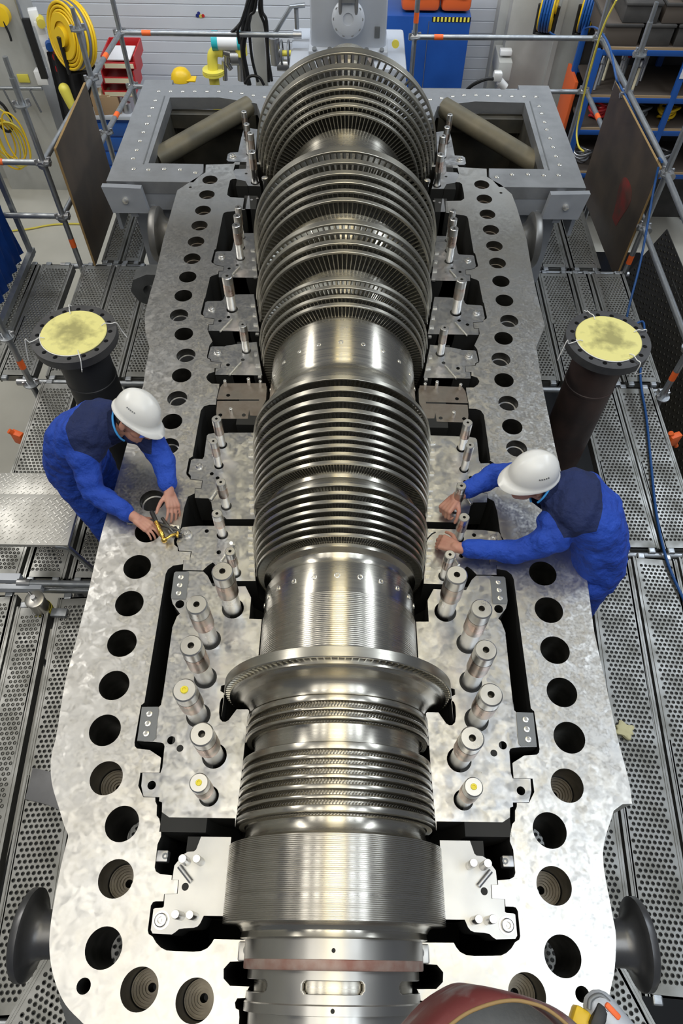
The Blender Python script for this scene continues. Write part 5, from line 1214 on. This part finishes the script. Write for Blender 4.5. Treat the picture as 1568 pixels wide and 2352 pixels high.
t = thing('tool_case', 'orange plastic tool case lying on the tall blue cabinet', 'case', (1.05, 9.85, zt)); obj('shell', bm, m_orangecase, t)
bm = B(); tube(bm, spline([(0.72, 9.64, zt+0.19), (0.85, 9.62, zt+0.23), (1.2, 9.62, zt+0.24), (1.42, 9.64, zt+0.19)], 5), 0.013, 8); obj('handle', bm, m_black, t)
# ------------------------------------------------------------------ wall dots, cables and post, valve line
DC = ((275, 30, (0.02, 0.03, 0.20)), (260, 36, (0.01, 0.02, 0.15)), (298, 37, (0.55, 0.45, 0.10)), (325, 36, (0.50, 0.02, 0.02)))
for i, (x, y, c) in enumerate(DC):
    px, py = 400+x*0.20408, y; mm = mat('dot_paint_%s' % 'abcd'[i], c, 0, 0.5)
    P = aty(px, py, 10.385); bm = B(); turned(bm, P, (0, -1, 0), [(0, 0.022 if i % 3 else 0.018), (0.003, 0.02), (0.003, 0.001)], 20)
    tag(obj('colour_dot', bm, mm), '%s round dot on the white wall panels' % ('small blue', 'dark navy', 'mustard', 'dark red')[i], 'sticker')
t = thing('sign_post', 'flat pale grey post rising left of the bearing pedestal, wound with black cables', 'post', (-0.9, 7.95, -3.0))
a = aty(584, 28, 7.9); b = aty(603, 190, 7.9)
bm = B(); bbox(bm, ((a.x+b.x)/2, 7.95, (a.z-3.0)/2), (0.13, 0.05, a.z+3.0), 0.006); obj('post', bm, m_conc, t)
cab = [((575, -15), (565, 30), (556, 90), (562, 160), (565, 192)), ((583, -15), (572, 40), (558, 110), (566, 165), (572, 195)), ((590, -10), (584, 25), (572, 45), (578, 130), (592, 188)),
       ((598, -15), (596, 25), (608, 60), (614, 120), (617, 188)), ((600, -15), (602, 26), (612, 50), (616, 130), (624, 186)), ((580, -10), (560, 40), (545, 62), (530, 76)), ((574, -10), (556, 45), (546, 70), (550, 100)), ((563, 190), (575, 175), (595, 178), (606, 195))]
for i, cpts in enumerate(cab):
    bm = B(); tube(bm, spline([aty(x, y, 7.80-0.02*i) for x, y in cpts], 6), 0.026 if i < 2 else 0.015, 8)
    tag(obj('black_cable', bm, m_black, None, 70), 'black cable hanging at the pale post left of the pedestal', 'cable', 'cable bundle at the post')
t = thing('valve_line', 'yellow elbow pipe and steel valve set in front of the white wall', 'valve line', (-1.6, 9.0, -3.0))
E9 = lambda x, y: aty(400+x*0.20408, y*0.20408, 9.0)
bm = B(); tube(bm, [E9(440, 900)-Vector((0, 0, 1.6)), E9(440, 830)]+spline([E9(435, 780), E9(430, 640), E9(450, 590), E9(490, 570), E9(550, 580)], 6), 0.062, 16); obj('elbow_pipe', bm, m_lemon, t, 60)
bm = B()
for y in (800, 830): p = E9(445, y); cyl(bm, p, p+Vector((0, 0, 0.025)), 0.135, seg=28)
obj('pipe_flange', bm, m_lemon, t)
bm = B(); p = E9(590, 460); cyl(bm, p+Vector((-0.10, 0, 0)), p+Vector((0.13, 0, 0)), 0.095, seg=24); obj('transmitter', bm, m_white, t)
bm = B(); cyl(bm, p+Vector((-0.17, 0, 0)), p+Vector((-0.10, 0, 0)), 0.10, seg=24); cyl(bm, p+Vector((0.13, 0, 0)), p+Vector((0.17, 0, 0)), 0.10, seg=24); obj('end_cap', bm, m_teal, t)
bm = B(); p = E9(745, 530); cyl(bm, p+Vector((0, 0, -0.08)), p+Vector((0, 0, 0.08)), 0.075, seg=20); obj('limit_switch', bm, m_lemon, t)
bm = B()
for (x0, y0, x1, y1, r) in ((555, 580, 780, 640, 0.05), (600, 520, 600, 700, 0.04), (745, 570, 760, 900, 0.05), (560, 680, 575, 900, 0.03), (640, 640, 730, 640, 0.09), (590, 700, 640, 780, 0.03)):
    cyl(bm, E9(x0, y0), E9(x1, y1), r, seg=16)
obj('valve_body', bm, m_steel, t)
t = thing('hand_valve', 'steel valve with two dark handwheels by the pedestal handrail', 'valve', tuple(aty(650, 120, 8.6)))
E8 = lambda x, y: aty(400+x*0.20408, y*0.20408, 8.6)
bm = B(); cyl(bm, E8(1120, 420), E8(1150, 720), 0.06); cyl(bm, E8(1130, 560), E8(1200, 600), 0.05); cyl(bm, E8(1160, 730), E8(1330, 740), 0.06); obj('body', bm, m_steel, t)
bm = B(); cyl(bm, E8(1200, 600), E8(1320, 600), 0.03); obj('spindle', bm, m_lemon, t)
for x in (1200, 1278):
    bm = B(); c = E8(x, 590); tube(bm, [c+Vector((0.01, 0.11*math.cos(a), 0.11*math.sin(a))) for a in [2*PI*k/20 for k in range(21)]], 0.013, 8); obj('handwheel', bm, m_key, t)
P = aty(416, 176, 8.3); t = thing('hard_hat', 'yellow hard hat on the far knee rail left of the post', 'hard hat', tuple(P))
bm = B(); turned(bm, P-Vector((0, 0, 0.03)), (0, 0, 1), [(0, 0.115), (0.004, 0.117), (0.06, 0.105), (0.10, 0.075), (0.12, 0.035), (0.125, 0.001)], 28); obj('shell', bm, m_yellow, t)
bm = B(); bbox(bm, P+Vector((0.11, -0.03, -0.01)), (0.12, 0.12, 0.02), 0.008); obj('peak', bm, m_yellow, t)
# camera-like sensor clamped on the right knee rail
P = aty(1140, 186, 7.65); t = thing('rail_sensor', 'small white sensor head with black cable clamped on the far right knee rail', 'sensor', tuple(P))
bm = B(); bbox(bm, P+Vector((0, 0, 0.05)), (0.09, 0.09, 0.09), 0.02); cyl(bm, P+Vector((0.03, 0, 0)), P+Vector((0.10, 0, -0.06)), 0.04); obj('head', bm, m_white, t)
bm = B(); tube(bm, spline([P+Vector((-0.02, -0.02, 0.03)), P+Vector((-0.12, -0.03, 0.03)), P+Vector((-0.24, -0.02, -0.03)), P+Vector((-0.32, 0, -0.12))], 5), 0.018, 8); obj('cable', bm, m_black, t)
P = aty(1158, 165, 9.6); t = thing('junction_box', 'small grey junction box on the concrete pillar foot right of the white wall', 'box', tuple(P))
bm = B(); bbox(bm, P+Vector((0, 0.25, 0)), (0.17, 0.5, 0.22), 0.01); obj('body', bm, m_conc, t); bm = B(); bbox(bm, P+Vector((0.0, 0.15, 0.17)), (0.15, 0.10, 0.06), 0.01); obj('flap', bm, m_white, t)
# ------------------------------------------------------------------ hose reels
def reel(c, axis, R, W, m_side, m_hose, label, open_frame):
    t = thing('hose_reel', label, 'hose reel', tuple(c), 'hose reels'); a = Vector(axis).normalized(); u, v = frame_of(a); c = Vector(c)
    fr = 1.0 if not open_frame else 0.70
    for s in (-1, 1):
        bm = B(); turned(bm, c+a*s*W*0.53, a, [(-0.012, R*0.45), (-0.012, R*0.97*fr), (-0.005, R*fr), (0.005, R*fr), (0.012, R*0.97*fr), (0.012, R*0.45)], 48, False); obj('flange', bm, m_side, t)
    n = max(4, int(W/0.032)); rr = W/n*0.48
    bm = B(); bm2 = B()
    for lay in range(3):
        for k in range(n):
            o_ = c+a*(-W/2+(k+0.5)*W/n); r_ = R*(0.74+0.12*lay)
            tube(bm2 if (open_frame and k in (2, 4)) else bm, [o_+(u*math.cos(q_)+v*math.sin(q_))*r_ for q_ in [2*PI*j/40 for j in range(41)]], rr, 8)
    obj('hose', bm, m_hose, t, 70)
    if open_frame: obj('grey_hose', bm2, m_bluegrey, t, 70)
    else: bm2.free()
    bm = B(); cyl(bm, c-a*W*0.55, c+a*W*0.75, R*0.30, seg=28); cyl(bm, c-a*W*0.5, c+a*W*0.5, R*0.66, seg=36); obj('hub', bm, m_side, t)
    bm = B(); tube(bm, [c+a*W*0.8, c+a*W*0.8+Vector((0, 0.0, -R*1.15)), c-a*W*0.8+Vector((0, 0, -R*1.15)), c-a*W*0.8], 0.03, 8); obj('bracket', bm, m_black, t)
    return t
c = aty(165, 82, 9.25)
reel(c, (-0.62, -0.72, 0.20), 0.34, 0.22, m_yellow, m_yellow, 'big yellow hose reel with yellow hose by the left pillar', True)
for (px, py, lab, xx) in ((1262, 12, 'blue hose reel with yellow side plates on the right pillar, left one', 0), (1355, 14, 'blue hose reel with yellow side plates on the right pillar, right one', 1)):
    reel(aty(px, py, 9.55), (1, -0.35, 0.0), 0.26, 0.13, m_yellow, m_bluehose, lab, False)
bm = B(); tube(bm, spline([aty(1252, 58, 9.5), aty(1262, 74, 9.4), aty(1275, 82, 9.4)], 5), 0.012, 8); tag(obj('hose_end', bm, m_bluehose, None, 70), 'short blue hose end hanging below the left blue reel', 'hose')
bm = B(); tube(bm, spline([aty(1340, 66, 9.5), aty(1360, 62, 8.6), aty(1378, 72, 7.8), aty(1400, 110, 7.2), aty(1415, 180, 6.8), aty(1428, 205, 6.75), aty(1500, 340, 5.9), aty(1520, 372, 5.45)], 8), 0.010, 8); tag(obj('hose_run', bm, m_bluehose, None, 70), 'blue hose run from the right blue reel along the board\'s rail', 'hose')
bm = B(); tube(bm, spline([aty(1415, 0, 7.6), aty(1390, 50, 7.62), aty(1372, 100, 7.64), aty(1352, 170, 7.66), aty(1336, 240, 7.66), aty(1324, 300, 7.6), aty(1328, 335, 7.4), aty(1340, 348, 7.3)], 8), 0.010, 8); tag(obj('hanging_cord', bm, m_yelcord, None, 70), 'yellow cord hanging along the far right scaffold pole', 'cord')
bm = B(); tube(bm, spline([at(28, 530, -2.98), at(70, 525, -2.98), at(120, 516, -2.98), at(180, 514, -2.98), at(230, 520, -2.98)], 6), 0.012, 8); tag(obj('trailing_cord', bm, m_yelcord, None, 70), 'thin yellow cord lying on the pale floor at left', 'cord')
# ------------------------------------------------------------------ left pillar fittings
YP = 9.85
P = aty(54, 180, YP); bm = B(); bbox(bm, P, (0.15, 0.02, 0.10), 0.004); tag(obj('warning_sign', bm, m_lemon), 'small yellow sign plate on the left concrete pillar', 'sign')
t = thing('socket_strip', 'white bracket strip with red and blue sockets down the left pillar edge', 'socket strip', tuple(aty(105, 160, 9.7)))
for i, (x, y, mm) in enumerate(((310, 150, m_white), (365, 250, m_white), (400, 360, m_white), (440, 470, m_white), (470, 570, m_white))):
    P = aty(x*0.2551, y*0.2551, 9.68); bm = B(); bbox(bm, P, (0.11, 0.10, 0.17), 0.008, 0.3); obj('bracket', bm, mm, t)
for x, y, mm, nm in ((428, 400, m_shelfblue, 'blue_socket'), (490, 490, m_red, 'red_socket'), (515, 595, m_red, 'red_socket'), (350, 190, m_yelcord, 'yellow_socket')):
    P = aty(x*0.2551, y*0.2551, 9.64); bm = B(); cyl(bm, P+Vector((0, 0.06, 0)), P+Vector((0.05, -0.08, 0)), 0.05); obj(nm, bm, mm, t)
a = aty(53, 42, 9.66); b = aty(108, 180, 9.66); bm = B(); bbox(bm, ((a.x+b.x)/2, 9.66, (a.z+b.z)/2), (0.09, 0.05, a.z-b.z), 0.006); tag(obj('cable_duct', bm, m_black), 'black vertical cable duct on the left pillar', 'cable duct')
a = aty(48, 0, 9.8); b = aty(90, 165, 9.8); bm = B(); cyl(bm, (b.x, 9.82, b.z), (b.x, 9.82, a.z+1), 0.022); tag(obj('conduit_pipe', bm, m_galv), 'thin grey conduit pipe on the left pillar face', 'conduit')
P = aty(97, 175, 9.70); bm = B(); bbox(bm, P, (0.15, 0.12, 0.17), 0.01); tag(obj('switch_box', bm, m_white), 'white switch box at the lower end of the black duct', 'switch box')
a = aty(0, 203, 9.7); b = aty(97, 203, 9.7); bm = B(); cyl(bm, a-Vector((0.3, 0, 0)), b, 0.025); t = thing('hook_rail', 'grey hook rail across the left pillar with hanging tools', 'hook rail', tuple(b)); obj('rail', bm, m_galv, t)
for px in (8, 35, 68): p = aty(px, 206, 9.66); bm = B(); tube(bm, [p, p+Vector((0.03, -0.02, -0.12)), p+Vector((0.06, -0.02, -0.28))], 0.013, 8); obj('hook', bm, m_key, t)
P = aty(2, 35, 9.75); bm = B(); turned(bm, P, (0, -1, 0.1), [(-0.05, 0.02), (-0.05, 0.11), (0.05, 0.11), (0.06, 0.05), (0.06, 0.001)], 28); tag(obj('push_button_box', bm, m_yellow), 'round yellow pendant control at the top left photo corner', 'control')
bm = B(); tube(bm, spline([aty(8, 48, 9.7), aty(14, 62, 9.7), aty(22, 80, 9.7), aty(26, 94, 9.7)], 5), 0.015, 8); tag(obj('pendant_cable', bm, m_black, None, 70), 'short black cable below the yellow pendant control', 'cable')
t = thing('cord_bundle', 'coiled yellow cords hanging at the left photo edge below the hook rail', 'cord bundle', tuple(aty(15, 330, 9.55)))
for k in range(7):
    cx, cy, rx, rz = 8+5*k, 320+6*(k % 3), 0.14+0.03*(k % 3), 0.26+0.05*(k % 4); c = aty(cx, cy, 9.5-0.02*k)
    bm = B(); tube(bm, [c+Vector((rx*math.cos(a), 0.01*math.sin(3*a), rz*math.sin(a))) for a in [2*PI*j/28 for j in range(29)]], 0.012, 6); obj('cord', bm, m_yelcord if k % 2 else m_yellow, t, 70)
bm = B(); c = aty(6, 268, 9.5); tube(bm, [c+Vector((0.10*math.cos(a), 0, 0.20*math.sin(a))) for a in [2*PI*j/24 for j in range(25)]], 0.02, 8); obj('carabiner', bm, m_black, t)
P = aty(160, 228, 9.2); t = thing('yellow_drill', 'yellow power tool hanging below the big yellow reel', 'power tool', tuple(P))
bm = B(); capsule(bm, P+Vector((-0.03, 0, 0.12)), P+Vector((0.0, 0, -0.08)), 0.07, 0.055); obj('body', bm, m_lemon, t); bm = B(); cyl(bm, P+Vector((-0.02, 0, -0.1)), P+Vector((-0.05, 0.02, -0.30)), 0.035); obj('handle', bm, m_black, t)
bm = B(); n = 18
c0 = aty(178, 190, 9.5)
g = [[bm.verts.new((c0.x-0.30+0.5*k/n-0.05*z_, 9.55+0.05*math.sin(k*1.1), c0.z+0.33-0.62*z_)) for z_ in (0, 0.5, 1.0, 1.5)] for k in range(n+1)]
for k in range(n):
    for j in range(3): bm.faces.new((g[k][j], g[k+1][j], g[k+1][j+1], g[k][j+1]))
bmesh.ops.solidify(bm, geom=bm.faces[:], thickness=0.02); tag(obj('dark_curtain', bm, mat('dark_grey_cloth', (0.06, 0.06, 0.065), 0, 0.9), None, 60), 'dark grey cloth hanging below the big yellow reel', 'cloth')
# ------------------------------------------------------------------ bench with red bins
YB = 9.35
z0 = aty(270, 262, YB).z
t = thing('workbench', 'blue drawer bench with a grey top behind the left brown board', 'workbench', (-2.75, 9.5, -3.0))
bm = B(); bbox(bm, (-2.80, 9.62, (z0-0.05-3)/2), (1.15, 0.60, z0+3.0-0.05), 0.006); obj('body', bm, m_blue, t)
bm = B(); bbox(bm, (-2.80, 9.62, z0-0.02), (1.22, 0.68, 0.05), 0.006); obj('top', bm, m_greyp, t)
for k in range(4): bm = B(); bbox(bm, (-2.80, 9.315, z0-0.18-0.20*k), (1.08, 0.02, 0.17), 0.006); obj('drawer', bm, m_shelfblue, t)
zb = z0
for k, (yt, yb_) in enumerate(((222, 195), (192, 162), (158, 128))):
    zlo = aty(270, yt, YB).z; zhi = aty(270, yb_, YB).z; x = aty(263+4*0, (yt+yb_)/2, YB).x+0.05
    t = thing('parts_bin', ('lowest red open-front parts bin in the stack on the bench', 'middle red open-front parts bin in the stack', 'topmost red parts bin of the stack, papers lying in it')[k], 'parts bin', (x, YB+0.15, zlo), 'red parts bins')
    h = zhi-zlo; bm = B(); w = 0.40
    box(bm, (x, YB+0.25, zlo+0.01), (w, 0.50, 0.02)); box(bm, (x, YB+0.50, zlo+h/2), (w, 0.015, h))
    for s in (-1, 1): box(bm, (x+s*w/2, YB+0.25, zlo+h/2), (0.015, 0.50, h*0.95))
    box(bm, (x, YB, zlo+h*0.25), (w, 0.015, h*0.5)); obj('shell', bm, m_red, t)
    bm = B(); box(bm, (x, YB-0.012, zlo+h*0.25), (w*0.9, 0.006, h*0.34)); obj('label_strip', bm, m_label, t)
    if k == 2:
        bm = B(); box(bm, (x, YB+0.22, zlo+h*0.6), (w*0.72, 0.38, 0.012)); tag(obj('paper_stack', bm, m_paper), 'stack of white papers in the topmost red bin', 'papers')
x1 = aty(262, 240, 9.2).x
for (px, py, s_, lab) in ((258, 238, 0.22, 'brown cardboard box in front of the red bins, nearer one'), (232, 212, 0.24, 'brown cardboard box left of the red bins')):
    P = aty(px, py, 9.45); t = thing('cardboard_box', lab, 'cardboard box', (P.x, 9.45, z0+0.005), 'cardboard boxes'); bm = B(); bbox(bm, (P.x, 9.42, z0+0.005+s_/2), (s_, s_*0.9, s_), 0.004, 0.15); obj('carton', bm, m_cardboard, t)
    bm = B(); box(bm, (P.x, 9.42, z0+0.008+s_), (0.04, s_*0.88, 0.004), 0.15); obj('tape', bm, m_label, t)
P = aty(291, 243, 9.4); bm = B(); turned(bm, (P.x, 9.4, z0+0.005), (0, 0, 1), [(0, 0.06), (0.12, 0.06), (0.14, 0.03), (0.18, 0.03), (0.18, 0.001)], 20); tag(obj('grey_flask', bm, m_steel), 'grey metal flask on the bench beside the cardboard box', 'flask')
# ------------------------------------------------------------------ blue shelf rack at right
YS = 8.6; L8 = lambda px, py: aty(px, py, YS)
t = thing('shelf_rack', 'blue steel shelf rack with wooden boards at the right edge', 'shelf rack', (3.5, 9.0, -3.0))
zs = [L8(1450, 113).z, L8(1450, 223).z, L8(1450, 298).z, L8(1450, 298).z-0.55]
XL = L8(1378, 113).x; XR = XL+2.2
for x in (XL, XL+1.02, XR):
    for y in (YS, YS+0.75):
        bm = B(); bbox(bm, (x, y, (zs[0]-3.0)/2), (0.07, 0.05, zs[0]+3.0), 0.005); obj('upright', bm, m_shelfblue, t)
for z in zs:
    bm = B(); bbox(bm, ((XL+XR)/2, YS, z-0.03), (XR-XL, 0.045, 0.06), 0.004); bbox(bm, ((XL+XR)/2, YS+0.75, z-0.03), (XR-XL, 0.045, 0.06), 0.004); obj('beam', bm, m_shelfblue, t)
    bm = B(); bbox(bm, ((XL+XR)/2, YS+0.37, z+0.012), (XR-XL-0.05, 0.76, 0.024), 0.003); sb_ = obj('shelf_board', bm, m_shelftop, t); bm = B(); box(bm, ((XL+XR)/2, YS-0.012, z+0.012), (XR-XL-0.05, 0.012, 0.026)); obj('board_edge', bm, m_woodlid, sb_)
bm = B(); box(bm, ((XL+XR)/2, YS+0.80, (zs[0]-3)/2), (XR-XL, 0.01, zs[0]+3.0)); obj('back_sheet', bm, m_crate, t)
for i, (dx, w, h, lay) in enumerate(((0.20, 0.42, 0.22, 0), (0.60, 0.34, 0.22, 0), (0.95, 0.30, 0.22, 0), (1.30, 0.34, 0.22, 0), (1.70, 0.36, 0.22, 0), (0.35, 0.40, 0.20, 1), (0.78, 0.40, 0.20, 1), (1.20, 0.38, 0.20, 1), (0.95, 0.45, 0.18, 2), (1.45, 0.40, 0.18, 2))):
    zz = zs[0]+0.024+(0, 0.222, 0.424)[lay]; t = thing('storage_crate', 'dark grey crate on the blue rack top, %s' % ('bottom row, first from the left', 'bottom row, second from the left', 'bottom row, middle one', 'bottom row, fourth from the left', 'bottom row, last one', 'second row, left one', 'second row, middle one', 'second row, right one', 'top row, left one', 'top row, right one')[i], 'crate', (XL+dx, YS+0.35, zz), 'dark crates on the rack')
    bm = B(); bbox(bm, (XL+dx, YS+0.35, zz+h/2), (w-0.02, 0.66, h), 0.008); obj('box', bm, m_crate if i % 3 else mat('brown_grey_crate', (0.10, 0.08, 0.065), 0, 0.7), t)
    bm = B(); bbox(bm, (XL+dx, YS+0.35, zz+h-0.02), (w, 0.69, 0.03), 0.006); obj('lid', bm, m_crate, t)
random.seed(3)
for i in range(9):   # long tools standing on the first shelf bay
    x = XL+0.10+0.075*i; z = zs[1]+0.025; hh = 0.22+0.14*random.random(); mm = (m_steel, m_key, m_label, m_steel)[i % 4]
    t = thing('long_tool', '%s standing tool on the upper rack shelf, %s from its blue upright' % (('steel', 'dark', 'wooden', 'steel')[i % 4], ('first', 'second', 'third', 'fourth', 'fifth', 'sixth', 'seventh', 'eighth', 'ninth')[i]), 'tool', (x, YS+0.18, z), 'tools standing on the rack shelf')
    bm = B(); cyl(bm, (x, YS+0.10+0.12*(i % 3), z), (x+0.04, YS+0.2+0.12*(i % 3), z+hh), 0.016, seg=10); obj('shaft', bm, mm, t)
    bm = B(); capsule(bm, (x+0.04, YS+0.2+0.12*(i % 3), z+hh), (x+0.05, YS+0.22+0.12*(i % 3), z+hh+0.05), 0.026, 0.022, 10); obj('end', bm, m_red if i == 5 else m_steel, t)
for i, (dx, sh, mm, lab) in enumerate(((0.25, 2, m_red, 'red coiled strap on the middle rack shelf'), (0.75, 2, m_key, 'dark fitting on the middle rack shelf by the strap'), (1.10, 2, m_yellow, 'yellow fitting on the middle rack shelf'), (1.45, 2, m_steel, 'grey casting on the middle rack shelf, right bay'), (1.8, 2, m_key, 'dark casting on the middle rack shelf, right bay'),
        (0.2, 3, m_steel, 'bright fittings on the lowest visible rack shelf'), (0.85, 3, m_yellow, 'yellow shackle on the lowest visible rack shelf'), (1.25, 3, m_steel, 'steel shackle on the lowest visible rack shelf'), (1.7, 3, m_key, 'dark part on the lowest visible rack shelf'))):
    c = Vector((XL+dx, YS+0.22, zs[sh]+0.03)); bm = B()
    for k in range(4): 
        r_ = 0.07+0.015*k; tube(bm, [c+Vector((r_*math.cos(a)+0.03*(k % 2), r_*math.sin(a)*0.8, 0.025+0.035*k+0.02*math.sin(2*a+k))) for a in [2*PI*j/18 for j in range(19)]], 0.018, 8)
    tag(obj('rack_part', bm, mm, None, 60), lab, 'rack part', 'parts lying on the rack')
bm = B(); box(bm, (XL+1.02, YS-0.028, zs[1]+0.28), (0.05, 0.004, 0.12)); tag(obj('rack_label', bm, m_paper), 'white paper label on the middle blue rack upright', 'label')
P = aty(1305, 230, 9.2); bm = B(); bbox(bm, (P.x, 9.3, -2.0), (0.04, 0.5, 2.0), 0.004); tag(obj('orange_panel', bm, m_orangecase), 'narrow orange panel standing between right pillar and rack', 'panel')
# ------------------------------------------------------------------ worn red hood hanging close in the foreground
Z0 = 0.95
t = thing('red_hood', 'worn dark red steel hood with chipped paint, close at the bottom right', 'hood', tuple(at(1130, 2345, Z0)))
oa = [(930, 2380), (960, 2345), (1000, 2305), (1050, 2273), (1085, 2262), (1130, 2268), (1200, 2285), (1270, 2310), (1320, 2345), (1350, 2390)]
ia = [(985, 2395), (1030, 2350), (1075, 2318), (1130, 2297), (1175, 2290), (1210, 2294), (1250, 2307), (1290, 2335), (1325, 2370), (1345, 2400)]
A1 = spline([at(x, y, Z0) for x, y in oa], 5); A2 = spline([at(x, y+8, Z0+0.06) for x, y in ia], 5); A3 = spline([at(x, y+10, Z0+0.05) for x, y in ia], 5)
bm = B(); n = min(len(A1), len(A2)); A2 = A2[:n]
rows = [[p-Vector((0, 0, 0.25)) for p in A1[:n]], [p-Vector((0, 0, 0.02)) for p in A1[:n]], [p*0.8+q_*0.2+Vector((0, 0, 0.015)) for p, q_ in zip(A1, A2)], [p*0.4+q_*0.6+Vector((0, 0, 0.02)) for p, q_ in zip(A1, A2)], A2, [p-Vector((0, 0, 0.03)) for p in A2], [p*0.9+q_*0.1-Vector((0, 0, 0.22)) for p, q_ in zip(A2, A1)]]
RV = [[bm.verts.new(p) for p in r_] for r_ in rows]
for r0_, r1_ in zip(RV[:-1], RV[1:]):
    for k in range(n-1): bm.faces.new((r0_[k], r0_[k+1], r1_[k+1], r1_[k]))
obj('shell', bm, m_oldred, t, 50)
bm = B(); tube(bm, A2[:n], 0.0045, 8); obj('bare_edge', bm, m_boardedge, t, 60)
bm = B(); g0 = [bm.verts.new(p-Vector((0, 0, 0.16))) for p in A3[:n]]; bm.faces.new(g0); obj('inner_lining', bm, m_cast, t)
# pendant with yellow and red parts beside it
Z1 = 0.75; P = at(1395, 2335, Z1)
t = thing('hoist_pendant', 'grey capsule-shaped hoist pendant with red and yellow parts in the bottom right corner', 'pendant', tuple(P))
bm = B(); capsule(bm, at(1378, 2318, Z1), at(1440, 2400, Z1), 0.045, 0.050, 20); obj('body', bm, m_greyp, t)
bm = B(); bbox(bm, at(1404, 2322, Z1+0.035), (0.045, 0.016, 0.03), 0.005, -0.8); obj('red_button', bm, m_orange, t)
bm = B(); bbox(bm, at(1340, 2345, Z1), (0.07, 0.05, 0.05), 0.008, -0.5); obj('yellow_hood', bm, m_yellow, t)
bm = B(); bbox(bm, at(1372, 2336, Z1+0.02), (0.035, 0.06, 0.05), 0.006, -0.6); obj('dark_collar', bm, m_black, t)
bm = B(); tube(bm, spline([at(1352, 2318, Z1+0.03), at(1356, 2296, Z1+0.03), at(1376, 2286, Z1+0.03), at(1396, 2300, Z1+0.03), at(1402, 2316, Z1+0.03)], 5), 0.0065, 10); obj('bail', bm, m_key, t, 60)
